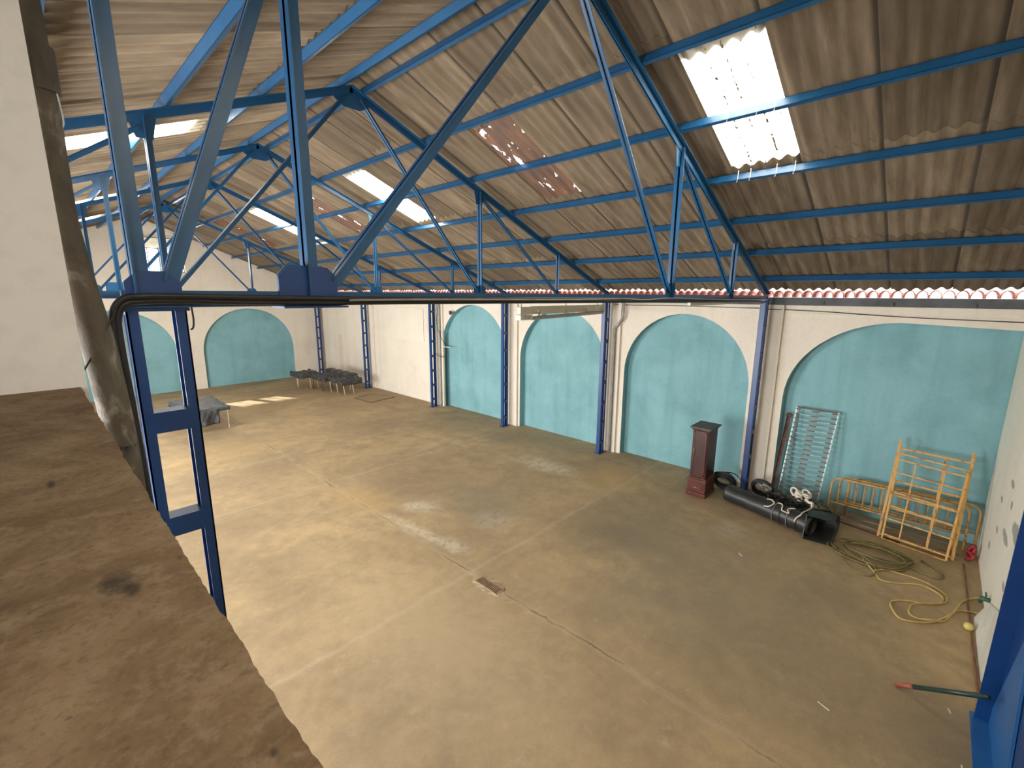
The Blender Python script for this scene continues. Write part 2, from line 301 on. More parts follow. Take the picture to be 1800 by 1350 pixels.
# ------------------------------------------------------------------ mesh helpers
class MB:
    def __init__(s): s.v = []; s.f = []; s.mi = []
    def add(s, vs, fs, mi=0):
        n = len(s.v); s.v += [tuple(p) for p in vs]
        s.f += [tuple(n + i for i in f) for f in fs]; s.mi += [mi] * len(fs); return s
    def box(s, x0, y0, z0, x1, y1, z1, mi=0):
        return s.add([(x0, y0, z0), (x1, y0, z0), (x1, y1, z0), (x0, y1, z0), (x0, y0, z1), (x1, y0, z1), (x1, y1, z1), (x0, y1, z1)],
                     [(0, 3, 2, 1), (4, 5, 6, 7), (0, 1, 5, 4), (1, 2, 6, 5), (2, 3, 7, 6), (3, 0, 4, 7)], mi)
    def obox(s, a, b, n, w0, w1, h0, h1, mi=0):
        """box along a->b; cross-section spans n*(w0..w1) and side*(h0..h1)"""
        a = Vector(a); b = Vector(b); d = (b - a).normalized(); n = Vector(n); n = (n - d * n.dot(d)).normalized(); t = d.cross(n)
        vs = [p + n * w + t * h for p in (a, b) for (w, h) in ((w0, h0), (w1, h0), (w1, h1), (w0, h1))]
        return s.add(vs, [(0, 3, 2, 1), (4, 5, 6, 7), (0, 1, 5, 4), (1, 2, 6, 5), (2, 3, 7, 6), (3, 0, 4, 7)], mi)
    def tube(s, pts, r, seg=8, closed=False, mi=0):
        pts = [Vector(p) for p in pts]; n = len(pts); up = None; rings = []
        for i, p in enumerate(pts):
            if closed: d = pts[(i + 1) % n] - pts[i - 1]
            else: d = pts[min(i + 1, n - 1)] - pts[max(i - 1, 0)]
            d.normalize()
            if up is None:
                up = Vector((0, 0, 1)) if abs(d.z) < 0.9 else Vector((1, 0, 0))
            up = (up - d * up.dot(d)).normalized(); t = d.cross(up)
            rr = r[i] if isinstance(r, (list, tuple)) else r
            rings.append([p + (up * math.cos(2 * PI * k / seg) + t * math.sin(2 * PI * k / seg)) * rr for k in range(seg)])
        vs = [q for R in rings for q in R]; fs = []
        for i in range(n if closed else n - 1):
            j = (i + 1) % n
            for k in range(seg):
                k2 = (k + 1) % seg
                fs.append((i * seg + k, j * seg + k, j * seg + k2, i * seg + k2))
        if not closed: fs += [tuple(range(seg)), tuple(reversed([(n - 1) * seg + k for k in range(seg)]))]
        return s.add(vs, fs, mi)
    def prism(s, poly, y0, y1, mi=0):                    # polygon in XZ extruded along Y
        n = len(poly)
        vs = [(x, y0, z) for x, z in poly] + [(x, y1, z) for x, z in poly]
        fs = [tuple(range(n)), tuple(reversed(range(n, 2 * n)))] + [(i, i + n, (i + 1) % n + n, (i + 1) % n) for i in range(n)]
        return s.add(vs, fs, mi)
    def build(s, name, mats, parent=None, origin=None, smooth=False):
        root = parent
        off = Vector((0, 0, 0))
        if parent is not None:
            q = parent
            while q is not None: off += q.location; q = q.parent
        elif origin is not None: off = Vector(origin)
        me = bpy.data.meshes.new(name)
        me.from_pydata([tuple(Vector(p) - off) for p in s.v], [], s.f)
        if not isinstance(mats, (list, tuple)): mats = [mats]
        for mm in mats: me.materials.append(mm)
        for p, i in zip(me.polygons, s.mi): p.material_index = i
        if smooth:
            for p in me.polygons: p.use_smooth = True
        me.update()
        o = bpy.data.objects.new(name, me); COL.objects.link(o)
        if parent is not None: o.parent = parent
        elif origin is not None: o.location = origin
        return o
def tag(o, label=None, cat=None, group=None, kind=None):
    if label: o['label'] = label
    if cat: o['category'] = cat
    if group: o['group'] = group
    if kind: o['kind'] = kind
    return o
def thing(name, loc, label, cat, group=None, kind=None):
    o = bpy.data.objects.new(name, None); COL.objects.link(o); o.location = loc; o.empty_display_size = 0.1
    return tag(o, label, cat, group, kind)
def copy_tree(o, parent=None):
    c = o.copy(); COL.objects.link(c); c.parent = parent
    for ch in list(o.children): copy_tree(ch, c)
    return c
def spline(pts, n=8, closed=False):
    P = [Vector(p) for p in pts]; out = []; L = len(P)
    for i in range(L if closed else L - 1):
        if closed: a, b_, c_, d_ = P[i - 1], P[i], P[(i + 1) % L], P[(i + 2) % L]
        else: a, b_, c_, d_ = P[max(i - 1, 0)], P[i], P[i + 1], P[min(i + 2, L - 1)]
        for k in range(n):
            t = k / n
            out.append(0.5 * ((2 * b_) + (c_ - a) * t + (2 * a - 5 * b_ + 4 * c_ - d_) * t * t + (-a + 3 * b_ - 3 * c_ + d_) * t ** 3))
    if not closed: out.append(P[-1])
    return out
def bevel(o, w=0.006, seg=2):
    m_ = o.modifiers.new('bevel', 'BEVEL'); m_.width = w; m_.segments = seg; m_.limit_method = 'ANGLE'; return o

# wall slab with openings: u runs along the wall, v is height, d the depth into the wall
def wall_slab(mb, u0, u1, top, openings, place, thick, step=0.25):
    us = set([u0, u1]); u = u0
    while u < u1: us.add(round(u, 4)); u += step
    openings = [(o_ + (1,))[:5] for o_ in openings]
    for (a, b_, lo, hi, mi_) in openings:
        n = 28
        for k in range(n + 1):
            us.add(round((a + b_) / 2 - (b_ - a) / 2 * math.cos(PI * k / n), 4))
    us = sorted(x for x in us if u0 <= x <= u1)
    def quad(ua, ub, za, zb, zc, zd):          # za,zb low at ua,ub ; zc,zd high at ub,ua
        mb.add([place(ua, za, 0), place(ub, zb, 0), place(ub, zc, 0), place(ua, zd, 0)], [(0, 1, 2, 3)])
        mb.add([place(ua, za, thick), place(ub, zb, thick), place(ub, zc, thick), place(ua, zd, thick)], [(3, 2, 1, 0)])
    for ua, ub in zip(us, us[1:]):
        if ub - ua < 1e-5: continue
        um = (ua + ub) / 2; op = None
        for o_ in openings:
            if o_[0] < um < o_[1]: op = o_
        mb.add([place(ua, top(ua), 0), place(ub, top(ub), 0), place(ub, top(ub), thick), place(ua, top(ua), thick)], [(0, 1, 2, 3)])
        if op is None: quad(ua, ub, 0, 0, top(ub), top(ua)); continue
        _, _, lo, hi, mi_ = op
        if lo(um) > 0.001:
            quad(ua, ub, 0, 0, lo(ub), lo(ua))
            mb.add([place(ua, lo(ua), 0), place(ub, lo(ub), 0), place(ub, lo(ub), thick), place(ua, lo(ua), thick)], [(0, 1, 2, 3)], mi_)
        quad(ua, ub, hi(ua), hi(ub), top(ub), top(ua))
        mb.add([place(ua, hi(ua), 0), place(ub, hi(ub), 0), place(ub, hi(ub), thick), place(ua, hi(ua), thick)], [(3, 2, 1, 0)], mi_)
    for (a, b_, lo, hi, mi_) in openings:
        for e, fl in ((a, 0), (b_, 1)):
            if e <= u0 or e >= u1: continue
            q = [place(e, lo(e), 0), place(e, lo(e), thick), place(e, hi(e), thick), place(e, hi(e), 0)]
            mb.add(q, [(0, 1, 2, 3)], mi_)
def arch(a, b_, spring, crown, lo=0.0):
    c = (a + b_) / 2; h = (b_ - a) / 2
    return (a, b_, lambda u: lo, lambda u: spring + (crown - spring) * math.sqrt(max(0.0, 1 - ((u - c) / h) ** 2)))

YT = [2.64, 6.313, 9.938, 13.681, 18.60, 23.30]
YF, YN, XR, XL = 23.6, -0.98, 10.56, -3.62
# ================================================================== structure
mb = MB(); mb.box(XL - 0.3, YN - 0.3, -0.2, XR + 0.4, YF + 0.4, 0.0)
tag(mb.build('floor', M['floor'], origin=(0, 0, 0)), 'worn sandy concrete floor of the whole hall', 'floor', kind='structure')

# right wall with four arched recesses
A_arch = (YN - 0.5, 2.19, lambda u: 0.0, lambda u: (2.15 + 1.62 * math.sqrt(max(0, 1 - ((u - 0.46) / 1.73) ** 2))) if u > 0.42 else 3.77 - 0.04 * (0.42 - u))
ops = [A_arch, arch(2.86, 5.88, 2.25, 3.80), arch(6.45, 9.56, 2.2, 3.82), arch(10.12, 13.55, 2.1, 3.86), (18.75, 21.85, lambda u: 0.0, lambda u: 2.24, 2)]
mb = MB(); wall_slab(mb, YN - 0.3, YF + 0.4, lambda u: 4.06, ops, lambda u, v, d: (XR + d, u, v), 0.22)
wr = mb.build('wall_right', [M['white'], M['teal'], M['white']], origin=(XR, 0, 0)); tag(wr, 'long cream wall on the right with teal arched recesses', 'wall', kind='structure')
for (a, b_) in ((YN - 0.3, 2.5), (2.6, 6.1), (6.2, 9.8), (9.9, 13.9)):
    MB().box(XR + 0.22, a, 0, XR + 0.36, b_, 4.06).build('arch_infill', M['teal'], wr)
MB().box(XR + 0.22, 13.9, 0, XR + 0.36, YF + 0.4, 4.06).build('niche_back', M['white'], wr)
MB().box(XR - 0.03, 14.62, 2.38, XR + 0.01, 16.5, 3.67).build('raised_panel', M['panel'], wr)
for y in YT[:5]:
    bevel(MB().box(XR - 0.07, y - 0.30, 0, XR + 0.01, y + 0.16, 4.05).build('pilaster', M['white'], wr), 0.01)
# low lintel strip and cornice line near the end wall
MB().box(XR - 0.018, YN, 3.86, XR + 0.01, 2.3, 3.89).build('moulding', M['panel'], wr)
MB().box(XR - 0.018, 2.7, 3.95, XR + 0.01, 6.0, 3.975).build('moulding', M['panel'], wr)
# far gable wall
def gable(u): return roof_z(u, 0.205)
WZ0, WZ1 = 5.03, 6.20
ops = [arch(-2.9, -0.25, 1.6, 3.5), arch(0.42, 4.27, 1.6, 3.5), arch(5.2, 9.05, 1.6, 3.5)]
mb = MB()
def place_far(u, v, d): return (u, YF + d, v)
# the gable window sits above the second arch, so the wall is laid in two lifts
wall_slab(mb, XL, XR + 0.1, lambda u: 4.2, ops, place_far, 0.16)
def gable_hi(u): return gable(u)
nb = len(mb.v)
mb2 = MB(); wall_slab(mb2, XL, XR + 0.1, lambda u: max(gable(u) - 4.2, 0.02), [(3.32, 4.10, lambda u: WZ0 - 4.2, lambda u: WZ1 - 4.2), (4.24, 4.90, lambda u: WZ0 - 4.2, lambda u: WZ1 - 4.2)],
                      lambda u, v, d: (u, YF + d, v + 4.2), 0.16)
mb.add(mb2.v, mb2.f); mb.mi[-len(mb2.f):] = [0] * len(mb2.f)
wf = mb.build('wall_far', [M['white'], M['teal']], origin=(XA, YF, 0)); tag(wf, 'cream gable wall at the far end with teal arches', 'wall', kind='structure')
MB().box(XL, YF + 0.16, 0, XR + 0.1, YF + 0.34, 4.0).build('arch_infill', M['teal'], wf)
# window in the far gable
wn = thing('window_1', (4.1, YF, WZ0), 'white metal window high in the far gable with tilted top flaps', 'window', kind='structure')
for (a, b_) in ((3.32, 4.10), (4.24, 4.90)):
    fr = MB()
    for (x0, z0, x1, z1) in ((a, WZ0, a + 0.035, WZ1), (b_ - 0.035, WZ0, b_, WZ1), (a, WZ0, b_, WZ0 + 0.035), (a, WZ1 - 0.035, b_, WZ1), (a, 5.95, b_, 5.98), ((a + b_) / 2 - 0.012, WZ0, (a + b_) / 2 + 0.012, WZ1)):
        fr.box(x0, YF + 0.07, z0, x1, YF + 0.11, z1)
    f_ = fr.build('window_frame', M['frame_dark'], wn)
    MB().box(a + 0.03, YF + 0.088, WZ0 + 0.03, b_ - 0.03, YF + 0.092, 5.95).build('pane', M['glass'], f_)
    q = MB(); q.add([(a - 0.06, YF - 0.30, 6.34), (b_ + 0.06, YF - 0.30, 6.34), (b_ - 0.03, YF + 0.02, 5.98), (a + 0.03, YF + 0.02, 5.98),
                     (a - 0.06, YF - 0.29, 6.355), (b_ + 0.06, YF - 0.29, 6.355), (b_ - 0.03, YF + 0.03, 5.995), (a + 0.03, YF + 0.03, 5.995)],
                    [(0, 3, 2, 1), (4, 5, 6, 7), (0, 1, 5, 4), (1, 2, 6, 5), (2, 3, 7, 6), (3, 0, 4, 7)])
    fl = q.build('hopper_flap', M['flap'], wn)
    MB().box(a - 0.07, YF - 0.315, 6.335, b_ + 0.07, YF - 0.295, 6.36).build('flap_edge', M['frame_dark'], fl)
# near end wall
mb = MB(); wall_slab(mb, XL, XR + 0.2, gable, [(-2.45, -0.95, lambda u: 4.5, lambda u: 5.5)], lambda u, v, d: (u, YN - d, v), 0.2)  # opening is made up, out of view, for the mezzanine fill light
tag(mb.build('wall_near', [M['white_end'], M['white_end']], origin=(6, YN, 0)), 'white end wall with peeling paint beside the yellow bed frames', 'wall', kind='structure')
# left wall, with two street doors left open
mb = MB(); wall_slab(mb, YN - 0.3, YF + 0.3, lambda u: 4.3, [(3.7, 6.7, lambda u: 0.0, lambda u: 3.5), (10.5, 15.5, lambda u: 0.0, lambda u: 3.5)], lambda u, v, d: (XL - d, u, v), 0.2)
tag(mb.build('wall_left', M['white'], origin=(XL, 12, 0)), 'cream wall along the left side of the hall', 'wall', kind='structure')
# mezzanine: parapet, room wall and floor
PZ = 3.876
mb = MB(); rnd = random.Random(4); ys_ = [YN + (2.30 - YN) * k / 420 for k in range(421)]; ww = 0.0
nE = len(ys_); ex = []
for k in range(nE):
    ww = ww * 0.8 + rnd.uniform(-0.0011, 0.0011); ex.append(0.1045 + ww)
vs = [(ex[k], ys_[k], PZ - 0.0006) for k in range(nE)] + [(ex[k] - 0.004, ys_[k], PZ) for k in range(nE)] + [(-0.22, y_, PZ) for y_ in ys_] + [(ex[k] + 0.001, ys_[k], 2.95) for k in range(nE)] + [(-0.22, y_, 2.95) for y_ in ys_]
fs = []
for k in range(nE - 1):
    for (a, b_) in ((0, 1), (1, 2), (2, 4), (4, 3), (3, 0)): fs.append((a * nE + k, a * nE + k + 1, b_ * nE + k + 1, b_ * nE + k))
fs += [(0, nE, 2 * nE, 4 * nE, 3 * nE), (nE - 1, 4 * nE - 1, 5 * nE - 1, 3 * nE - 1, 2 * nE - 1)]
mb.add(vs, fs)
o = mb.build('trim_1', M['parapet'], origin=(0, 0.6, 2.95)); tag(o, 'broad brown concrete parapet top in the lower left corner', 'parapet', kind='structure')
mb = MB(); mb.box(XL, 2.30, 0, 0.124, 2.42, PZ); mb.add([(XL, 2.30, PZ), (0.124, 2.30, PZ), (0.124, 2.30, roof_z(0.124, .15)), (XL, 2.30, roof_z(XL, .15)), (XL, 2.42, PZ), (0.124, 2.42, PZ), (0.124, 2.42, roof_z(0.124, .15)), (XL, 2.42, roof_z(XL, .15))],
        [(0, 1, 2, 3), (7, 6, 5, 4), (1, 5, 6, 2), (3, 2, 6, 7)])
tag(mb.build('wall_mezzanine', M['white_mezz'], origin=(-1, 2.3, 0)), 'plain off-white wall at the far left edge beyond the parapet', 'wall', kind='structure')
MB().box(XL, YN, 2.75, 0.10, 2.30, 2.95).build('floor_mezzanine', M['parapet'], origin=(-1, 0, 2.75))
tag(bpy.data.objects['floor_mezzanine'], 'concrete mezzanine slab under the parapet', 'floor', kind='structure')

# ------------------------------------------------------------------ roof: corrugated sheets laid in rows
ceil = thing('ceiling', (XA, 11, ZA), 'pitched roof of brown corrugated sheets with bright clear ones', 'roof', kind='structure')
PITCH, AMP, TH = 0.1574, 0.025, 0.007
def sheet_mesh(name, x0, x1, width, side, mat, lift0, lift1):
    n = 5 * 6; vs = []; fs = []
    w = width + 0.02
    for layer in (0, 1):
        for e, (x, lf) in enumerate(((x0, lift0), (x1, lift1))):
            for k in range(n + 1):
                y = w * k / n
                z = roof_z(x, 0.20) - roof_z(x0, 0.20) + AMP * math.cos(2 * PI * y / PITCH) + lf + (0.036 * (1 - k / n)) + layer * TH
                vs.append((side * (x - x0), y, z))
    m1 = n + 1
    for k in range(n):
        a, b_, c_, d_ = k, k + 1, m1 + k + 1, m1 + k
        fs.append((a, b_, c_, d_) if side < 0 else (d_, c_, b_, a))
        a, b_, c_, d_ = [q + 2 * m1 for q in (a, b_, c_, d_)]
        fs.append((d_, c_, b_, a) if side < 0 else (a, b_, c_, d_))
    for e in (0, 1):
        for k in range(n):
            a = e * m1 + k; fs.append((a, a + 1, a + 1 + 2 * m1, a + 2 * m1))
    for k in (0, n): fs.append((k, m1 + k, 3 * m1 + k, 2 * m1 + k))
    me = bpy.data.meshes.new(name); me.from_pydata(vs, [], fs); me.materials.append(mat)
    for p in me.polygons[:2 * n]: p.use_smooth = True
    me.update(); return me
XROW = [XA + 0.03, 4.66, 6.70, 8.72, 10.52]
for side in (1, -1):
    for r in range(4):
        x0, x1 = XROW[r] - (0, 0.03, 0.06, 0.06)[r], XROW[r + 1] + (0.28 if r == 0 else 0.08)
        if r == 3: x1 = 10.52
        xr = x0
        cache = {}
        for i in range(len(SEAMS) - 1):
            w = SEAMS[i + 1] - SEAMS[i]
            if w < 0.05: continue
            kind = 'sheet'
            if r == 1:
                if i in (SKY_R if side > 0 else SKY_L): kind = 'clear'
                elif side > 0 and i in RUST_R: kind = 'rust_sheet'
            x0 = {'clear': 4.77, 'rust_sheet': 4.74}.get(kind, xr)
            key = (kind, round(w, 2))
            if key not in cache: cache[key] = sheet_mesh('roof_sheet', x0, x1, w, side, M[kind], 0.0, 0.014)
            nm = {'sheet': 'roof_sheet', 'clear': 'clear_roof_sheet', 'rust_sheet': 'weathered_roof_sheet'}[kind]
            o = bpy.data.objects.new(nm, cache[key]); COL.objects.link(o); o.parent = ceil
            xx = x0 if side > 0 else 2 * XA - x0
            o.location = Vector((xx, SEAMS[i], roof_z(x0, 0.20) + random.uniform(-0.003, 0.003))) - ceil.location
            if kind == 'clear': o['label'] = 'clear corrugated sheet glowing with daylight'
            if kind == 'rust_sheet': o['label'] = 'weathered orange-brown sheet with bright worn holes'
mb = MB(); mb.add([(XA - 0.3, YN - .2, roof_z(XA + .3, .27)), (XA, YN - .2, ZA + 0.30), (XA + 0.3, YN - .2, roof_z(XA + .3, .27)), (XA - 0.3, YF + .3, roof_z(XA + .3, .27)), (XA, YF + .3, ZA + 0.30), (XA + 0.3, YF + .3, roof_z(XA + .3, .27)),
                   (XA - 0.3, YN - .2, roof_z(XA + .3, .285)), (XA, YN - .2, ZA + 0.315), (XA + 0.3, YN - .2, roof_z(XA + .3, .285)), (XA - 0.3, YF + .3, roof_z(XA + .3, .285)), (XA, YF + .3, ZA + 0.315), (XA + 0.3, YF + .3, roof_z(XA + .3, .285))],
                  [(0, 3, 4, 1), (1, 4, 5, 2), (7, 10, 9, 6), (8, 11, 10, 7), (0, 6, 9, 3), (2, 5, 11, 8)])
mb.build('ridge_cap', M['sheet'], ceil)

# clay tile eave on the right wall: sky shows through every barrel
ev = thing('tile_eave', (XR + 0.1, 11, 4.2), 'row of red clay barrel tiles with daylight glowing under them, along the right eave', 'roof eave')
tm = MB(); n = 10
for (r1, h1, r2, h2, x0, x1) in ((0.072, 0.118, 0.084, 0.134, 0.0, 0.55),):
    ring = lambda r, h, x: [(x, r * math.cos(PI * k / n), h * math.sin(PI * k / n) ** 0.85 if 0 < k < n else 0.0) for k in range(n + 1)]
    vs = ring(r1, h1, x0) + ring(r2, h2, x0) + ring(r1, h1, x1) + ring(r2, h2, x1); q = n + 1
    fs = []
    for k in range(n):
        fs += [(k, k + 1, q + k + 1, q + k), (2 * q + k, 3 * q + k, 3 * q + k + 1, 2 * q + k + 1), (k, 2 * q + k, 2 * q + k + 1, k + 1), (q + k, q + k + 1, 3 * q + k + 1, 3 * q + k)]
tm.add(vs, fs); tme = bpy.data.meshes.new('roof_tile'); tme.from_pydata(tm.v, [], tm.f); tme.materials.append(M['clay']); tme.update()
y = YN + 0.02
while y < YF:
    o = bpy.data.objects.new('roof_tile', tme); COL.objects.link(o); o.parent = ev
    o.location = Vector((XR - 0.03 + random.uniform(-0.01, 0.01), y + 0.084, 4.202)) - ev.location; y += 0.168
# dark wall plate on top of the wall
mb = MB(); mb.box(XR - 0.05, YN, 4.045, XR + 0.30, YF, 4.20)
for k in range(24): mb.box(XR - 0.075, YN + 0.6 + k * 1.03, 4.06, XR - 0.05, YN + 0.66 + k * 1.03, 4.12)
o = mb.build('wall_plate', M['beam_grey'], origin=(XR, 11, 4.045)); tag(o, 'dark grey steel beam running along the top of the right wall', 'beam')

# ------------------------------------------------------------------ purlins
PX = [3.62, 4.64, 5.63, 6.68, 7.70, 8.70, 9.73]
ordn = ['ridge', 'first', 'second', 'third', 'fourth', 'fifth', 'lowest']
for side in (1, -1):
    for k, x in enumerate(PX):
        xx = x if side > 0 else 2 * XA - x
        zc = roof_z(x, 0.068); h = 0.092
        base = (xx, 11.3, zc)
        mb = MB(); s_ = side
        n_ = Vector((math.sin(ANG) * s_, 0, math.cos(ANG)))
        a = Vector((xx, YN, zc)); b_ = Vector((xx, YF, zc))
        mb.obox(a, b_, n_, 0, h, -0.004, 0.004)
        t = (b_ - a).normalized().cross(n_)
        for hh in (0.0, h - 0.006): mb.obox(a, b_, n_, hh, hh + 0.006, -0.004, 0.042)
        o = mb.build('purlin', M['blue'], origin=base)
        if k == 0: lab = 'blue steel ridge purlin running the hall on the %s side of the roof peak' % ('right' if side > 0 else 'left')
        else: lab = '%s blue purlin %s the ridge on the %s roof slope' % (ordn[k], 'below', 'right' if side > 0 else 'left')
        tag(o, lab, 'purlin', 'long blue purlins under the roof sheets')

# hooks that hold the clear sheet to the purlins in the nearest bay
hk = 0
for (xp, ys) in ((5.63, (1.55, 1.72, 2.02)), (6.68, (1.55, 1.75, 2.05, 2.2))):
    for yy in ys:
        z = roof_z(xp, 0.05)
        mb = MB(); mb.tube([(xp - 0.03, yy, z + 0.13), (xp - 0.04, yy, z + 0.02), (xp - 0.005, yy + 0.02, z - 0.012), (xp + 0.03, yy + 0.03, z + 0.02)], 0.004, 6)
        o = mb.build('hook_bolt', M['pvc'], origin=(xp, yy, z))
        tag(o, '%s wire hook bolt on the %s purlin under the nearest skylight' % ({1.55: 'rightmost', 1.72: 'second from right', 1.75: 'second from right', 2.02: 'leftmost', 2.05: 'third from right', 2.2: 'leftmost'}[yy], 'middle' if xp < 6 else 'lower'), 'hook', 'hook bolts below the nearest skylight')

# ------------------------------------------------------------------ trusses
P_, Q_, HS = 2.363, 4.695, 6.757
ZB0, ZB1 = 4.155, 4.232
def tbar(mb, a, b_, n, w=0.062, fw=0.042, t=0.007, g=0.012):
    """double angle: two L bars back to back, webs in the truss plane, flanges on side n"""
    a = Vector(a); b_ = Vector(b_)
    for s in (1, -1):
        mb.obox(a, b_, n, -w, 0, min(s * g / 2, s * (g / 2 + t)), max(s * g / 2, s * (g / 2 + t)))
        mb.obox(a, b_, n, -t, 0, min(s * g / 2, s * (g / 2 + fw)), max(s * g / 2, s * (g / 2 + fw)))
def plate(mb, cx, cz, w, h, y, c=0.25, th=0.010):
    k = min(w, h) * c
    mb.prism([(cx - w / 2, cz - h / 2), (cx + w / 2, cz - h / 2), (cx + w / 2, cz + h / 2 - k), (cx + w / 2 - k, cz + h / 2), (cx - w / 2 + k, cz + h / 2), (cx - w / 2, cz + h / 2 - k)], y - th / 2, y + th / 2)
def tz(x): return roof_z(x, 0.02)
def make_truss(y, label, xmin=None):
    t = thing('roof_truss', (XA, y, ZB0), label, 'roof truss', 'blue roof trusses')
    B = M['blue']; bl = M['blue']
    lo = xmin if xmin is not None else XA - HS
    def add(name, a, b_, n, **kw):
        mb = MB(); tbar(mb, (a[0], y, a[1]), (b_[0], y, b_[1]), n, **kw); return mb.build(name, bl, t)
    up = Vector((0, 0, 1))
    nr = Vector((math.sin(ANG), 0, math.cos(ANG))); nl = Vector((-math.sin(ANG), 0, math.cos(ANG)))
    add('top_chord', (XA, tz(XA) + 0.045), (XA + HS + 0.1, tz(XA + HS + .1) + 0.045), nr, w=0.085, fw=0.06, t=0.008)
    xl = (lo - 0.2) if xmin is not None else (XA - HS - 0.1)
    add('top_chord', (XA, tz(XA) + 0.045), (xl, tz(xl) + 0.045), nl, w=0.085, fw=0.06, t=0.008)
    add('bottom_chord', (lo, ZB0), (XA + HS + 0.15, ZB0), -up, w=ZB1 - ZB0, fw=0.05)
    for s in (1, -1):
        if s < 0 and xmin is not None:
            add('vertical', (XA - P_, ZB1 - 0.05), (XA - P_, tz(XA - P_)), Vector((-1, 0, 0)), w=0.07, fw=0.05)
            add('diagonal', (XA - P_ + 0.14, ZB1 + 0.07), (XA - 0.08, tz(XA) - 0.12), Vector((-1, 0, 0)), w=0.065, fw=0.042)
            continue
        xp, xq = XA + s * P_, XA + s * Q_
        side = Vector((-1, 0, 0))
        add('vertical', (xp, ZB1 - 0.05), (xp, tz(xp)), side, w=0.06, fw=0.05)
        add('vertical', (xq, ZB1 - 0.05), (xq, tz(xq)), side, w=0.05, fw=0.04)
        add('diagonal', (xp - s * 0.07, ZB1 + 0.03), (XA + s * 0.12, tz(XA) - 0.10), side, w=0.048, fw=0.034)
        add('diagonal', (xp + s * 0.05, tz(xp) - 0.10), (xq - s * 0.04, ZB1 + 0.02), side, w=0.045, fw=0.032)
    g = MB(); g.prism([(XA - 0.30, tz(XA + 0.3) + 0.02), (XA - 0.25, tz(XA) - 0.17), (XA - 0.12, tz(XA) - 0.24), (XA + 0.12, tz(XA) - 0.24), (XA + 0.25, tz(XA) - 0.17), (XA + 0.30, tz(XA + 0.3) + 0.02), (XA, tz(XA) + 0.06)], y - 0.006, y + 0.006)
    g.build('gusset_plate', B, t)
    for s in (1, -1):
        xp, xq = XA + s * P_, XA + s * Q_
        for (x, w, h) in ((xp, 0.30, 0.21), (xq, 0.17, 0.15)):
            if x < lo: continue
            g = MB(); plate(g, x, ZB0 + h / 2 + 0.01, w, h, y); g.build('gusset_plate', B, t)
        for (x, w, h) in ((xp, 0.26, 0.22), (xq, 0.14, 0.12)):
            if x < lo: continue
            g = MB(); sg = -SL * s
            g.prism([(x - w / 2, tz(x - w / 2)), (x + w / 2, tz(x + w / 2)), (x + w * 0.28, tz(x) - h), (x - w * 0.28, tz(x) - h)], y - 0.006, y + 0.006); g.build('gusset_plate', B, t)
    return t
names = ['nearest blue roof truss, its bottom chord carrying the black cables', 'second blue roof truss from the camera, with its peak at the upper centre',
         'third blue roof truss, whose peak shows left of the tall near post', 'fourth blue roof truss from the camera, far down the hall',
         'farthest blue roof truss, just before the gable wall']
T = []
for k in range(5):
    T.append(make_truss(YT[k], names[k], 0.30 if k == 0 else None))
t = T[0]; y = YT[0]
mb = MB(); tbar(mb, (0.345, y, ZB1 - 0.04), (0.345, y, tz(0.345)), Vector((-1, 0, 0)), w=0.062, fw=0.05, t=0.008); mb.build('vertical', M['blue'], t)
mb = MB(); tbar(mb, (0.455, y, ZB1 + 0.05), (XA - P_ - 0.06, y, tz(XA - P_) - 0.1), Vector((-1, 0, 0)), w=0.062, fw=0.04, t=0.008); mb.build('diagonal', M['blue'], t)
mb = MB(); plate(mb, 0.415, ZB0 + 0.08, 0.205, 0.165, y - 0.02, 0.3, 0.016); mb.build('gusset_plate', M['blue_col'], t)
mb = MB(); plate(mb, 1.118, ZB0 + 0.105, 0.325, 0.215, y - 0.02, 0.25, 0.012); mb.build('gusset_plate', M['blue_col'], t)
mb = MB(); mb.box(0.95, y - 0.09, ZB0 - 0.012, 1.31, y + 0.09, ZB0 - 0.002); mb.build('base_plate', M['blue_col'], t)

# ------------------------------------------------------------------ columns
def make_column(x0, x1, y0, y1, ztop, zbat, pitch, bh, label, uw=0.055):
    t = thing('lattice_column', ((x0 + x1) / 2, (y0 + y1) / 2, 0), label, 'column', 'blue battened steel columns')
    for (a, b_, web) in ((x0, x0 + uw, x0), (x1 - uw, x1, x1 - 0.007)):
        mb = MB(); mb.box(web, y0, 0, web + 0.007, y1, ztop)
        mb.box(a, y0, 0, b_, y0 + 0.007, ztop); mb.box(a, y1 - 0.007, 0, b_, y1, ztop)
        mb.build('upright', M['blue_col'], t)
    z = zbat
    while z > 0.15:
        MB().box(x0 + 0.01, y0 - 0.004, z - bh, x1 - 0.01, y1 + 0.004, z).build('batten', M['blue_col'], t); z -= pitch
    MB().box(x0 - 0.04, y0 - 0.04, 0, x1 + 0.04, y1 + 0.04, 0.015).build('base_plate', M['blue_col'], t)
    MB().box(x0 - 0.01, y0 - 0.02, ztop - 0.015, x1 + 0.01, y1 + 0.02, ztop).build('cap_plate', M['blue_col'], t)
    return t
make_column(0.306, 0.532, YT[0] - 0.005, YT[0] + 0.085, ZB0 - 0.002, 3.665, 0.535, 0.10, 'big dark blue column beside the parapet, in the left foreground', 0.045)
c0 = make_column(10.13, 10.36, YT[0] - 0.05, YT[0] + 0.05, ZB0 - 0.002, 3.62, 0.547, 0.075, 'blue wall column behind the black roll, right of the cabinet')
labs = ['blue wall column at the right end of the beige luminaire', 'blue wall column between the second and third arches, left of the luminaire', 'blue wall column with a looped black cable beside it',
        'blue wall column standing behind the small floor mat', 'farthest blue wall column, behind the covered benches']
for k, lab in enumerate(labs):
    c = copy_tree(c0); c.location = (c0.location.x, YT[k + 1], 0); c['label'] = lab

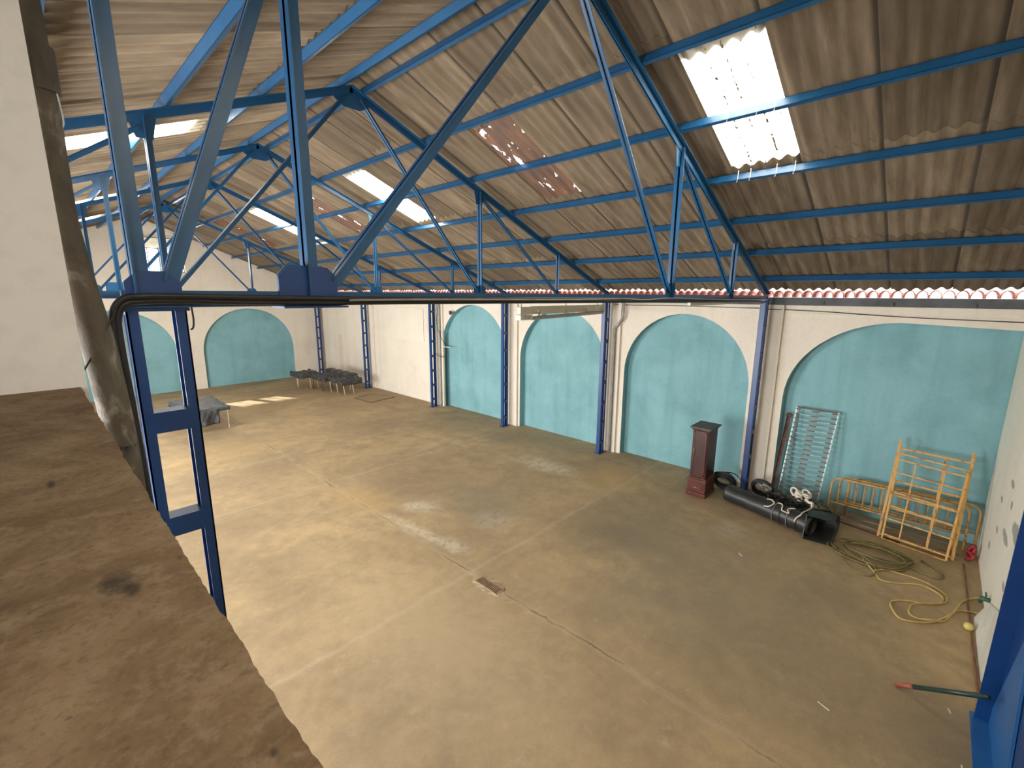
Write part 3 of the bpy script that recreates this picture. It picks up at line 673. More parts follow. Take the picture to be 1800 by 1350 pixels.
# blue post and brackets at the near end wall (bottom right)
t = thing('steel_post', (5.7, -0.87, 0), 'bright blue steel post in the lower right corner', 'post')
mb = MB(); mb.box(6.09, -0.975, 0, 6.11, -0.80, 3.9); mb.build('flange', M['blue_col'], t)
mb = MB(); mb.box(4.3, -0.965, 0, 6.09, -0.93, 3.9); mb.build('web', M['blue_col'], t)
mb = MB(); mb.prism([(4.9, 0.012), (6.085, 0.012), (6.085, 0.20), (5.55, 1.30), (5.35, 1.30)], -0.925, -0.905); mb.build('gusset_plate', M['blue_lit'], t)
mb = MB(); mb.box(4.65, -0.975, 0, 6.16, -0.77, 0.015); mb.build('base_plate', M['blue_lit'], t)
# ------------------------------------------------------------------ cement downpipe and cables, left foreground
t = thing('cement_pipe', (0.19, 2.485, 0), 'thick stained cement downpipe between the white wall and the blue column', 'pipe')
pp = [(0.128, 2.485, 5.55), (0.135, 2.485, 5.3), (0.140, 2.485, 4.9), (0.137, 2.485, 4.7), (0.138, 2.485, 4.5), (0.150, 2.485, 4.35), (0.166, 2.485, 4.2), (0.185, 2.485, 4.05), (0.198, 2.485, 3.85), (0.208, 2.485, 3.6), (0.21, 2.485, 3.2), (0.21, 2.485, 0.0)]
mb = MB(); mb.tube(spline(pp, 4), 0.055, 20); mb.build('pipe', M['cement'], t, smooth=True)
mb = MB(); mb.tube([(0.1385, 2.485, 4.93), (0.1395, 2.485, 5.08)], 0.066, 20); mb.build('collar', M['cement'], t, smooth=False)
mb = MB(); mb.tube(spline([(0.16, 2.455, 5.25), (0.178, 2.45, 5.05), (0.195, 2.46, 4.86), (0.19, 2.47, 4.82)], 5), 0.003, 6); mb.build('tie_wire', M['pvc'], t)

def cable(name, pts, r, mat, label, cat='cable', seg=8, n=8, closed=False, group=None):
    P = spline(pts, n, closed); mb = MB(); mb.tube(P, r, seg, closed)
    o = mb.build(name, M[mat], origin=pts[0], smooth=True); return tag(o, label, cat, group)
yc = 2.562
cable('power_cable', [(0.285, yc, 0.0), (0.282, yc, 1.5), (0.275, yc, 3.2), (0.268, yc, 3.7), (0.262, yc, 4.0), (0.268, yc, 4.12), (0.30, yc, 4.174), (0.36, yc, 4.186), (0.5, yc, 4.188), (0.9, yc, 4.178), (1.5, yc, 4.174), (3.0, yc, 4.166), (5.2, yc, 4.152), (7.5, yc, 4.135), (9.6, yc, 4.12), (10.1, yc + .1, 4.09)],
      0.0175, 'cable', 'thick black power cable bending up the near column and along the nearest truss')
cable('power_cable', [(0.258, yc - 0.026, 0.0), (0.254, yc - 0.026, 2.5), (0.247, yc - 0.026, 3.6), (0.243, yc - 0.026, 4.0), (0.25, yc - 0.026, 4.13), (0.29, yc - 0.026, 4.195), (0.36, yc - 0.026, 4.207), (0.55, yc - 0.026, 4.207), (0.95, yc - 0.028, 4.200), (1.6, yc - 0.03, 4.194), (3.0, yc - 0.03, 4.190), (5.2, yc - 0.03, 4.183), (9.8, yc - 0.03, 4.17)],
      0.012, 'cable', 'thinner black cable lying above the thick one on the nearest truss')
cable('grey_conduit', [(1.30, yc - 0.05, 4.186), (2.0, yc - 0.05, 4.187), (3.4, yc - 0.05, 4.18), (4.4, yc - 0.05, 4.186), (4.9, yc - 0.05, 4.172), (5.6, yc - 0.05, 4.19), (7.0, yc - 0.05, 4.172), (9.9, yc - 0.05, 4.16)],
      0.006, 'grey_cable', 'pale grey wire lying along the middle of the nearest truss')
cable('thin_wire', [(0.262, 2.50, 4.165), (0.235, 2.455, 4.11), (0.20, 2.44, 4.05), (0.165, 2.445, 3.98), (0.12, 2.45, 3.90)], 0.0035, 'cable', 'thin dark wire crossing in front of the cement downpipe', 'wire')
cable('thin_wire', [(0.545, 2.60, 4.17), (0.548, 2.60, 4.10), (0.543, 2.60, 4.06), (0.535, 2.61, 4.05)], 0.004, 'cable', 'short black wire end hanging at the right of the big blue column', 'wire')
mb = MB(); mb.box(0.272, 2.70, 0.0, 0.300, 2.73, 4.12)
tag(mb.build('cable_trunking', M['pvc'], origin=(0.286, 2.71, 0)), 'narrow white plastic trunking behind the big blue column', 'trunking')
# trunking on the right part of the near truss
mb = MB(); mb.box(6.35, 2.57, 4.085, 7.75, 2.61, 4.135); o = mb.build('cable_trunking', M['luminaire'], origin=(7, 2.59, 4.085))
tag(o, 'short beige trunking under the right part of the nearest truss', 'trunking')
# wall cables
cable('wall_cable', [(10.53, -0.95, 3.845), (10.53, 0.5, 3.875), (10.53, 1.6, 3.93), (10.53, 2.2, 3.95), (10.47, 2.45, 3.955), (10.40, 2.66, 3.96)], 0.007, 'cable', 'sagging dark cable on the wall above the big right arch')
cable('wall_cable', [(10.40, 2.75, 3.97), (10.53, 3.2, 3.97), (10.53, 4.5, 3.985), (10.53, 5.9, 3.975), (10.40, 6.2, 3.99)], 0.006, 'cable', 'dark cable on the wall above the arch behind the cabinet')
cable('wall_cable', [(10.46, 10.2, 3.98), (10.46, 11.3, 3.93), (10.46, 12.6, 3.93), (10.40, 13.5, 4.03)], 0.009, 'cable', 'slack black cable across the crown of the third arch')
cable('wall_cable', [(10.42, 13.45, 4.02), (10.40, 13.60, 3.2), (10.35, 13.35, 2.75), (10.33, 13.02, 2.35), (10.33, 13.0, 2.1), (10.35, 13.25, 1.93), (10.38, 13.55, 1.97), (10.34, 13.62, 2.05)], 0.009, 'cable', 'looped black cable hanging beside the arch, at the fourth wall column')
cable('downpipe', [(10.45, 5.93, 4.03), (10.45, 5.93, 3.85), (10.45, 5.95, 3.66), (10.44, 6.08, 3.45), (10.43, 6.14, 3.32), (10.43, 6.14, 2.6), (10.43, 6.14, 0.02)], 0.032, 'grey_cable', 'grey bent downpipe next to the wall column at the luminaire', 'pipe', 12)
cable('downpipe', [(10.45, 13.50, 4.03), (10.45, 13.50, 2.2), (10.45, 13.50, 0.02)], 0.035, 'grey_cable', 'straight grey downpipe behind the column with the looped cable', 'pipe', 12)
mb = MB(); mb.box(XR - 0.05, 12.98, 2.28, XR, 13.5, 2.31); o = mb.build('wall_bracket', M['panel'], origin=(XR, 13.2, 2.3)); tag(o, 'small white ledge bracket left of the third arch', 'bracket')
# small flood lamp
t = thing('flood_lamp', (10.52, 12.78, 3.56), 'small dark flood lamp on the wall left of the third arch', 'lamp')
mb = MB(); mb.obox((10.36, 12.72, 3.53), (10.44, 12.84, 3.60), (0, 0, 1), -0.045, 0.045, -0.055, 0.055); bevel(mb.build('lamp_head', M['grey_top'], t), 0.02, 3)
mb = MB(); mb.box(10.43, 12.76, 3.53, 10.57, 12.80, 3.57); mb.build('bracket', M['grey_cable'], t)
# luminaire under the second truss
t = thing('fluorescent_luminaire', (8.4, 6.17, 3.8), 'long beige fluorescent luminaire with four clips hanging below the second truss', 'luminaire')
mb = MB(); mb.obox((7.1, 6.15, 3.90), (9.86, 6.15, 3.905), (0, 0, 1), -0.075, 0.085, -0.035, 0.035); bevel(mb.build('housing', M['luminaire'], t), .01)
mb = MB(); mb.obox((7.1, 6.15, 3.74), (9.80, 6.15, 3.80), (0, 0, 1), -0.035, 0.04, -0.055, 0.055); bevel(mb.build('diffuser', M['cover'], t), 0.02)
mb = MB(); mb.box(6.74, 6.10, 3.83, 7.10, 6.20, 3.975); bevel(mb.build('ballast_box', M['luminaire'], t), .01)
mb = MB(); mb.box(6.72, 6.08, 3.715, 7.09, 6.22, 3.82); bevel(mb.build('end_cap', M['board'], t), .01)
mb = MB()
for k in range(5): mb.box(6.80 + k * 0.045, 6.074, 3.74, 6.825 + k * 0.045, 6.081, 3.80)
mb.build('vent_slots', M['cover'], t)
for x in (7.25, 8.15, 8.95, 9.70):
    mb = MB(); mb.tube(spline([(x, 6.10, 3.90), (x + 0.02, 6.06, 3.88), (x + 0.05, 6.07, 3.83), (x + 0.02, 6.09, 3.80)], 4), 0.018, 8); mb.build('clip', M['brass'], t, smooth=True)
for x in (6.9, 8.4, 9.7): MB().box(x - 0.008, 6.22, 3.85, x + 0.008, 6.235, 4.16).build('hanger', M['grey_cable'], t)

# ------------------------------------------------------------------ floor things
# drain
t = thing('floor_drain', (4.15, 4.33, 0), 'small iron floor drain grate in the middle of the hall', 'drain')
dx, dy = 0.083, 0.235
mb = MB()
for (x0, y0, x1, y1) in ((-dx, -dy, -dx + 0.014, dy), (dx - 0.014, -dy, dx, dy), (-dx, -dy, dx, -dy + 0.014), (-dx, dy - 0.014, dx, dy)): mb.box(4.15 + x0, 4.33 + y0, 0.001, 4.15 + x1, 4.33 + y1, 0.014)
mb.build('rim', M['iron'], t)
mb = MB(); mb.box(4.15 - dx, 4.33 - dy, 0.0004, 4.15 + dx, 4.33 + dy, 0.003); mb.build('pit', M['pit'], t)
for k in range(15):
    yy = 4.33 - dy + 0.028 + k * (2 * dy - 0.056) / 14
    MB().box(4.15 - dx + 0.012, yy - 0.006, 0.006, 4.15 + dx - 0.012, yy + 0.006, 0.014).build('bar', M['iron'], t)
mb = MB(); outer = []; inner = []
for k in range(28):
    a = 2 * PI * k / 28; rr = 1 + 0.10 * math.sin(3 * a + 1) + random.uniform(-0.05, 0.05)
    outer.append((4.15 + 0.17 * rr * math.cos(a), 4.33 + 0.29 * rr * math.sin(a), 0.002))
    q = max(abs(math.cos(a)) / dx, abs(math.sin(a)) / dy); inner.append((4.15 + math.cos(a) / q, 4.33 + math.sin(a) / q, 0.009 + random.uniform(-.002, .002)))
mb.add(outer + inner, [(k, (k + 1) % 28, 28 + (k + 1) % 28, 28 + k) for k in range(28)]); mb.build('mortar', M['cement_pale'], t, smooth=True)

# mahogany cabinet
t = thing('pedestal_cabinet', (9.6, 3.36, 0), 'tall narrow dark mahogany cabinet standing in front of the teal arch', 'cabinet')
cx0, cx1, cy0, cy1 = 9.30, 9.86, 3.13, 3.53
f = 0.035
def cbox(name, x0, y0, z0, x1, y1, z1, mat, bw=0.008): return bevel(MB().box(x0, y0, z0, x1, y1, z1).build(name, M[mat], t), bw)
cbox('plinth', cx0 - 0.01, cy0 - 0.01, 0, cx1, cy1 + 0.01, 0.09, 'mahogany_red', 0.012)
cbox('drawer_case', cx0 + 0.015, cy0 + 0.012, 0.09, cx1 - 0.01, cy1 - 0.012, 0.34, 'mahogany_red')
cbox('moulding', cx0 - 0.005, cy0 - 0.005, 0.34, cx1, cy1 + 0.005, 0.385, 'mahogany_red', 0.014)
cbox('moulding', cx0 + 0.012, cy0 + 0.01, 0.385, cx1 - .01, cy1 - 0.01, 0.42, 'mahogany_red', 0.012)
body = cbox('case', cx0 + f, cy0 + f, 0.42, cx1 - 0.02, cy1 - f, 1.49, 'mahogany')
dr = MB().box(cx0 + 0.002, cy0 + 0.06, 0.14, cx0 + 0.016, cy1 - 0.06, 0.29).build('drawer', M['mahogany_red'], t); bevel(dr, 0.005)
mb = MB(); mb.tube(spline([(cx0, cy0 + 0.14, 0.215), (cx0 - 0.025, cy0 + 0.16, 0.215), (cx0 - 0.025, cy1 - 0.16, 0.215), (cx0, cy1 - 0.14, 0.215)], 4), 0.006, 6); mb.build('drawer_pull', M['brass'], dr, smooth=True)
door = MB().box(cx0 + 0.018, cy0 + 0.055, 0.46, cx0 + f + 0.002, cy1 - 0.055, 1.45).build('door', M['mahogany'], t); bevel(door, 0.008)
mb = MB()
for (a, b_, c_, d_) in ((cy0 + .07, .48, cy0 + .09, 1.43), (cy1 - .09, .48, cy1 - .07, 1.43), (cy0 + .07, .48, cy1 - .07, .50), (cy0 + .07, 1.41, cy1 - .07, 1.43)): mb.box(cx0 + 0.010, a, b_, cx0 + 0.02, c_, d_)
mb.build('door_moulding', M['mahogany_red'], door)
mb = MB(); mb.tube(spline([(cx0 + 0.016, cy1 - 0.10, 0.87), (cx0 - 0.02, cy1 - 0.10, 0.92), (cx0 - 0.02, cy1 - 0.10, 1.03), (cx0 + 0.016, cy1 - 0.10, 1.08)], 4), 0.006, 6); mb.build('door_handle', M['brass'], door, smooth=True)
cbox('cornice', cx0 + 0.01, cy0 + 0.01, 1.455, cx1 - 0.01, cy1 - 0.01, 1.495, 'mahogany', 0.012)
cbox('top', cx0 - 0.02, cy0 - 0.02, 1.495, cx1 + 0.01, cy1 + 0.02, 1.53, 'grey_top', 0.008)

# coils behind the roll
def coil(name, c, R, r, turns, tilt, mat, label, cat, wob=0.06, squash=1.0):
    pts = []; n = int(turns * 22); C = Vector(c); E_ = Matrix.Rotation(tilt[0], 3, 'X') @ Matrix.Rotation(tilt[1], 3, 'Y') @ Matrix.Rotation(tilt[2], 3, 'Z')
    rnd = random.Random(int(c[0] * 1000) + int(R * 100))
    ph = [rnd.uniform(0, 6) for _ in range(8)]
    for i in range(n + 1):
        a = 2 * PI * i / 22; tt = i / 22
        RR = R * (1 + wob * math.sin(tt * 2.1 + ph[0]) + wob * 0.6 * math.sin(a * 2 + ph[1] + tt))
        p = Vector((RR * math.cos(a), RR * squash * math.sin(a), r * 1.1 * math.sin(tt * 1.7 + ph[2]) * 2.2))
        pts.append(C + E_ @ p)
    mb = MB(); mb.tube(pts, r, 7); o = mb.build(name, M[mat], origin=c, smooth=True)
    return tag(o, label, cat)
coil('cable_coil', (9.98, 2.98, 0.245), 0.20, 0.020, 9, (0, 1.05, 0.1), 'cable', 'coil of black cable leaning between the cabinet and the blue column', 'cable coil', 0.16)
cable('loose_cable', [(9.88, 3.10, 0.42), (10.0, 2.95, 0.45), (10.05, 2.80, 0.44), (10.05, 2.68, 0.35), (9.98, 2.62, 0.2), (9.9, 2.55, 0.04)], 0.012, 'cable', 'loose black cable arching from the cabinet to the blue column')
coil('cable_coil', (10.05, 2.25, 0.30), 0.17, 0.018, 7, (0, 1.2, 0.3), 'cable', 'black cable coil against the cream pilaster behind the roll', 'cable coil', 0.14)
coil('wire_coil', (9.98, 2.18, 0.33), 0.10, 0.009, 4, (0.3, 1.2, 0.1), 'grey_cable', 'small grey wire coil hanging on the black cable coil', 'wire coil', 0.2)

# large rolled rubber mat
RR_ = 0.185
R0, R1 = Vector((9.58, 2.76, RR_)), Vector((9.12, 1.18, RR_))
ax = (R1 - R0).normalized(); nn = Vector((0, 0, 1)); ss = ax.cross(nn)
mb = MB(); K = 46; rows = 22; vs = []; fs = []
for j in range(rows + 1):
    tt = j / rows; p = R0.lerp(R1, tt)
    for lay in (0, 1):
        for k in range(K + 1):
            a = 2 * PI * 1.55 * k / K - 1.2
            rr = RR_ - 0.045 * (k / K) - lay * 0.008 + 0.003 * math.sin(j * 1.3 + a * 2)
            vs.append(p + (nn * math.cos(a) + ss * math.sin(a)) * rr)
w_ = 2 * (K + 1)
for j in range(rows):
    for k in range(K):
        a = j * w_ + k; fs.append((a, a + 1, a + w_ + 1, a + w_)); a += K + 1; fs.append((a + w_, a + w_ + 1, a + 1, a))
for j in (0, rows):
    for k in range(K): a = j * w_ + k; fs.append((a, a + 1, a + K + 2, a + K + 1))
mb.add(vs, fs); o = mb.build('rubber_roll', M['rubber'], origin=(9.3, 1.98, 0), smooth=True)
tag(o, 'long rolled black rubber mat lying on the floor by the right wall', 'rolled mat')
for k, tt in enumerate((0.62, 0.70, 0.78, 0.88)):
    p = R0.lerp(R1, tt); mb = MB(); mb.tube([p + (nn * math.cos(a) + ss * math.sin(a)) * (RR_ + .004) for a in [2 * PI * q / 24 for q in range(24)]], 0.005, 6, True)
    mb.build('binding_cord', M['cable'] if k % 2 else M['grey_cable'], o)
# flared black trough at its end
prof = [(8.90, 0.008), (9.05, 0.010), (9.22, 0.012), (9.40, 0.02), (9.53, 0.06), (9.60, 0.14), (9.61, 0.23), (9.56, 0.31), (9.45, 0.365), (9.30, 0.395), (9.14, 0.40), (9.04, 0.40)]
mb = MB(); vs = []; fs = []; nA, nB = 7, len(prof) - 1
for lay in (0, 1):
    for j in range(nA + 1):
        v_ = j / nA
        for k, (px, pz) in enumerate(prof):
            n2 = Vector((9.28 - px, 0, 0.2 - pz)).normalized() * 0.014 * lay
            top = max(0.0, pz - 0.25) * 1.6
            vs.append((px + 0.05 * v_ + n2.x + 0.55 * top * v_ * (k > 8), 1.26 - 0.42 * v_ + 0.12 * top * v_, max(pz - 0.05 * v_ * (k > 8) + 0.015 * v_ * math.sin(k), 0.006) + n2.z))
off_ = (nA + 1) * (nB + 1)
for j in range(nA):
    for k in range(nB):
        a = j * (nB + 1) + k; fs.append((a, a + 1, a + nB + 2, a + nB + 1)); a += off_; fs.append((a + nB + 1, a + nB + 2, a + 1, a))
for j in (0, nA):
    for k in range(nB): a = j * (nB + 1) + k; fs.append((a, a + 1, a + 1 + off_, a + off_))
for k in (0, nB):
    for j in range(nA): a = j * (nB + 1) + k; fs.append((a, a + nB + 1, a + nB + 1 + off_, a + off_))
mb.add(vs, fs); o = mb.build('rubber_trough', M['rubber'], origin=(9.3, 1.0, 0), smooth=True)
tag(o, 'black open-mouthed curved rubber sheet at the near end of the roll', 'rubber sheet')
mb = MB(); mb.prism([(p_[0] + 0.006, p_[1] + 0.004) for p_ in prof], 1.262, 1.276); mb.build('side_panel', M['rubber'], o)
# ropes lying over the roll
def onroll(tt, a, extra=0.012):
    p = R0.lerp(R1, tt); return p + (nn * math.cos(a) + ss * math.sin(a)) * (RR_ + extra)
side_s = 1 if ss.x < 0 else -1
cable('rope', [onroll(0.50, side_s * 0.15), onroll(0.53, side_s * -0.05), onroll(0.57, side_s * 0.1), onroll(0.60, side_s * 0.4), onroll(0.57, side_s * 0.9), onroll(0.53, side_s * 1.0), onroll(0.52, side_s * 1.1)], 0.012, 'rope', 'white cord looped over the middle of the black roll', 'cord')
cable('rope', [onroll(0.62, side_s * 0.1), onroll(0.66, side_s * 0.0), onroll(0.69, side_s * 0.3), onroll(0.71, side_s * 0.75), onroll(0.74, side_s * 0.8), onroll(0.79, side_s * 0.78), onroll(0.76, side_s * 0.5), onroll(0.77, side_s * 0.2), onroll(0.80, side_s * -0.1)], 0.011, 'rope', 'white cord draped across the black roll near its flared end', 'cord')
cable('rope', [(9.52, 1.28, 0.46), (9.42, 1.27, 0.40), onroll(0.90, side_s * 0.15, 0.02), onroll(0.90, side_s * 0.5), onroll(0.88, side_s * 0.9), onroll(0.87, side_s * 1.35)], 0.013, 'rope', 'white cord hanging down the front of the roll from the rope bundle', 'cord')
# heap of black belts and the white rope bundle behind the roll
mb = MB(); rnd = random.Random(5)
heap = thing('belt_heap', (9.72, 1.62, 0), 'heap of black straps and rags behind the rubber roll', 'straps')
for k in range(16):
    pts = []; c = Vector((9.72 + rnd.uniform(-.13, .16), 1.62 + rnd.uniform(-.42, .42), 0.16 + rnd.uniform(0, .2)))
    for q in range(6): pts.append(c + Vector((rnd.uniform(-.14, .14), rnd.uniform(-.28, .28), rnd.uniform(-.13, .12))))
    mb = MB(); mb.tube(spline(pts, 5), rnd.uniform(0.008, 0.022), 6); mb.build('strap', M['cable'], heap, smooth=True)
mb = MB(); nU, nV = 18, 18; vs = []; fs = []
for i in range(nU + 1):
    for j in range(nV + 1):
        x = 9.50 + 0.5 * i / nU; yy = 1.12 + 1.0 * j / nV; e = math.sin(PI * i / nU) * math.sin(PI * j / nV)
        z = 0.012 + 0.42 * e ** 0.6 * (0.75 + 0.25 * math.sin(9 * x + 5 * yy) * math.sin(7 * yy)); vs.append((x, yy, z))
for i in range(nU):
    for j in range(nV): a = i * (nV + 1) + j; fs.append((a, a + nV + 1, a + nV + 2, a + 1))
mb.add(vs, fs); mb.build('rag', M['plastic_dull'], heap, smooth=True)
bun = thing('rope_bundle', (9.62, 1.42, 0.4), 'bundle of off-white rope on top of the black heap', 'rope')
rnd = random.Random(11)
for k in range(9):
    c = Vector((9.66 + rnd.uniform(-.05, .05), 1.50 + rnd.uniform(-.10, .10), 0.50 + rnd.uniform(-.05, .05)))
    R = rnd.uniform(0.05, 0.085); ax_ = Vector((rnd.uniform(-1, 1), rnd.uniform(-.4, .4), rnd.uniform(-.5, 1))).normalized(); e1 = ax_.orthogonal().normalized(); e2 = ax_.cross(e1)
    mb = MB(); mb.tube([c + (e1 * math.cos(2 * PI * q / 16) + e2 * math.sin(2 * PI * q / 16) * 0.7) * R for q in range(16)], 0.020, 7, True); mb.build('rope_loop', M['rope'], bun, smooth=True)
mb = MB(); mb.tube(spline([(9.60, 1.40, 0.47), (9.56, 1.33, 0.44), (9.54, 1.28, 0.45), (9.52, 1.27, 0.38)], 5), 0.026, 8); mb.build('rope_tail', M['rope'], bun, smooth=True)

# bed spring base leaning on the wall
t = thing('spring_bed_base', (10.45, 1.7, 0), 'pale wire bed base with rusty springs leaning in the big right arch', 'bed base')
TL, TR = Vector((10.66, 1.925, 1.985)), Vector((10.66, 1.215, 1.985)); BL, BR = Vector((10.40, 2.03, 0.03)), Vector((10.40, 1.33, 0.03))
for (a, b_) in ((TL, BL), (TR, BR)):
    mb = MB(); mb.obox(a, b_, (1, 0, 0), -0.012, 0.012, -0.012, 0.012); mb.build('side_rail', M['wire'], t)
for (a, b_) in ((TL, TR), (BL, BR)):
    mb = MB(); mb.tube([a, b_], 0.009, 6); mb.build('cross_rail', M['rust'], t)
rnd = random.Random(3)
for k in range(19):
    tt = (k + 0.35) / 20; a = TL.lerp(BL, tt); b_ = TR.lerp(BR, tt); off = Vector((-0.012, 0, 0))
    a += off; b_ += off
    mb = MB(); sag = Vector((0, 0, -0.012 - rnd.uniform(0, .012))); mid = (a + b_) / 2 + sag
    mb.tube([a, a.lerp(mid, .55), mid, mid.lerp(b_, .45), b_], 0.0045, 6); w1 = mb.build('wire', M['wire'], t)
    for (q, L) in ((0.05, 0.04), (0.47 + rnd.uniform(-.01, .01), 0.065), (0.93, 0.05)):
        c_ = a.lerp(mid, q * 2) if q < .5 else mid.lerp(b_, q * 2 - 1)
        d_ = (b_ - a).normalized(); mb = MB(); mb.tube([c_ - d_ * L, c_ + d_ * L], 0.013, 7); mb.build('spring', M['spring'], w1)
# rusty angle bar in the arch corner
mb = MB(); mb.obox((10.43, 2.15, 0.0), (10.64, 2.035, 1.84), (1, 0, 0), -0.004, 0.004, -0.035, 0.035); mb.obox((10.43, 2.15, 0.0), (10.64, 2.035, 1.84), (1, 0, 0), -0.045, 0.0, 0.028, 0.036)
mb.obox((10.60, 2.09, 1.80), (10.60, 1.97, 1.80), (0, 0, 1), -0.03, 0.03, -0.004, 0.004); mb.obox((10.55, 2.12, 1.29), (10.55, 1.98, 1.29), (0, 0, 1), -0.03, 0.03, -0.004, 0.004)
tag(mb.build('angle_bar', M['rust'], origin=(10.43, 2.15, 0)), 'rusty brown angle bar standing against the left edge of the big arch', 'metal bar')

# yellow bed ends (long low frames with rounded corners)
def bed_rail(x, y0, y1, h, label, lean=0.10, nsp=9, zl=0.30, group='long low yellow bed frames'):
    """y0 > y1 ; frame stands along Y"""
    t = thing('low_bedstead', (x, (y0 + y1) / 2, 0), label, 'bed frame', group)
    def P(y, z): return Vector((x + lean * z / h, y, z))
    rc = 0.13; pts = [P(y0, 0)]
    pts += [P(y0, h - rc)] + [P(y0 - rc + rc * math.cos(a), h - rc + rc * math.sin(a)) for a in (PI / 6, PI / 3, PI / 2)]
    pts += [P(y1 + rc + rc * math.cos(a), h - rc + rc * math.sin(a)) for a in (PI / 2, 2 * PI / 3, 5 * PI / 6, PI)] + [P(y1, 0)]
    mb = MB(); mb.tube(pts, 0.017, 8); mb.build('outer_tube', M['yellow'], t, smooth=True)
    mb = MB(); mb.tube([P(y0, zl), P(y1, zl)], 0.016, 8); mb.build('lower_rail', M['yellow'], t, smooth=True)
    for k in range(nsp):
        yy = y0 + (y1 - y0) * (k + 1) / (nsp + 1)
        mb = MB(); mb.tube([P(yy, zl), P(yy, h)], 0.0065, 6); mb.build('spindle', M['yellow'], t, smooth=True)
    return t
bed_rail(10.22, 1.12, -0.66, 0.77, 'front yellow tubular bed side with spindles, its rounded left end beyond the wire base', 0.14, 13)
bed_rail(10.34, 1.00, -0.80, 0.78, 'middle yellow tubular bed side, just behind the front one', 0.12, 13)
bed_rail(10.46, 0.86, -0.93, 0.77, 'rearmost yellow tubular bed side, nearest the peeling end wall', 0.10, 13)
# tall yellow bed bases leaning on them
def bed_base(bl, br, tl, tr, post, hz, vt, label, r=0.016):
    t = thing('leaning_bedstead', ((bl[0] + br[0]) / 2, (bl[1] + br[1]) / 2, 0), label, 'bed frame', 'tall leaning yellow bed bases')
    bl, br, tl, tr = map(Vector, (bl, br, tl, tr))
    for (a, b_) in ((bl, tl), (br, tr)):
        mb = MB(); d = (b_ - a); mb.obox(a, b_ + d * post, (1, 0, 0), -r, r, -r, r); bevel(mb.build('side_rail', M['yellow'], t), 0.006)
    for q in hz:
        a, b_ = bl.lerp(tl, q), br.lerp(tr, q); mb = MB(); mb.obox(a, b_, (1, 0, 0), -r * .5, r * .5, -r * .75, r * .75); mb.build('cross_bar', M['yellow'], t)
    for (u, q0, q1) in vt:
        a = bl.lerp(br, u).lerp(tl.lerp(tr, u), q0); b_ = bl.lerp(br, u).lerp(tl.lerp(tr, u), q1); mb = MB(); mb.obox(a, b_, (1, 0, 0), -r * .5 - .012, r * .5 - .012, -r * .6, r * .6); mb.build('upright_bar', M['yellow'], t)
    return t
bed_base((9.88, 0.24, 0.02), (9.70, -0.59, 0.02), (10.30, 0.215, 1.50), (10.22, -0.665, 1.44), 0.0, (0.0, 0.055, 0.24, 0.39, 0.55, 0.78, 0.93, 1.0), ((0.27, 0.05, 0.93), (0.70, 0.05, 1.0)), 'front tall yellow bed base with crossing bars, leaning at the right')
bed_base((9.97, 0.30, 0.0), (9.83, -0.665, 0.0), (10.47, 0.235, 1.60), (10.42, -0.70, 1.58), 0.07, (0.03, 0.33, 0.47, 0.62, 0.97), ((0.66, 0.03, 0.97),), 'rear tall yellow bed base with knobbed posts rising above the front one', 0.021)
# red rag in the corner
mb = MB(); rnd = random.Random(8)
for k in range(5): mb.tube(spline([(10.0 + rnd.uniform(-.05, .1), -0.86 + rnd.uniform(-.05, .04), z + rnd.uniform(-.03, .05)) for z in (0.03, 0.1, 0.17, 0.24)], 4), 0.02, 6)
tag(mb.build('red_rag', M['red'], origin=(10.0, -0.86, 0), smooth=True), 'crumpled red cloth in the corner at the foot of the yellow frames', 'cloth')
# planks on floor behind frames
for k, (a, b_, w, lab) in enumerate((((10.50, 1.15, 0.012), (10.50, -0.6, 0.012), 0.045, 'pale plank lying on the floor along the teal recess'), ((10.28, 1.05, 0.012), (10.10, -0.75, 0.012), 0.03, 'thin brown batten on the floor under the yellow bed sides'), ((10.12, 0.95, 0.010), (9.92, 0.0, 0.010), 0.018, 'narrow dark strip of wood on the floor in front of the bed sides'))):
    mb = MB(); mb.obox(a, b_, (0, 0, 1), -0.011, 0.011, -w, w); tag(mb.build('plank', M['plank'] if k != 2 else M['rust'], origin=a), lab, 'plank')

# garden hose: olive coil and the yellow run to the tap
pts = []; rnd = random.Random(21)
for i in range(22 * 6):
    a = 2 * PI * i / 22; tt = i / 22
    rx = 0.50 + 0.09 * math.sin(tt * 2.3); ry = 0.26 + 0.09 * math.sin(tt * 1.7 + 1)
    cx, cy = 9.10 + 0.07 * math.sin(tt * 1.3), 0.30 + 0.09 * math.cos(tt * 1.9); th = -0.25
    u_, w2 = ry * math.cos(a), rx * math.sin(a)
    pts.append((cx + u_ * math.cos(th) * 1.25, cy + w2 * 0.9, 0.016 + 0.022 * (tt % 3) + 0.006 * math.sin(a * 3)))
mb = MB(); mb.tube(pts, 0.0125, 7); tag(mb.build('hose_coil', M['hose_olive'], origin=(9.13, 0.24, 0), smooth=True), 'olive garden hose coiled in front of the leaning bed bases', 'hose')
h2 = [(9.09, 0.80, .02), (8.72, 0.66, .015), (8.42, 0.54, .015), (8.32, 0.30, .015), (8.52, 0.20, .02), (8.72, 0.28, .05), (8.9, 0.45, .06)]
cable('hose_loop', h2, 0.0115, 'hose_olive', 'small olive hose loop spilling from the coil towards the hall', 'hose', 7)
h3 = [(9.45, -0.30, .015), (9.20, -0.55, .015), (8.98, -0.50, .015), (9.05, -0.20, .02), (9.25, -0.02, .04)]
cable('hose_loop', h3, 0.0115, 'hose_olive', 'olive hose loop beside the foot of the tall bed base', 'hose', 7)
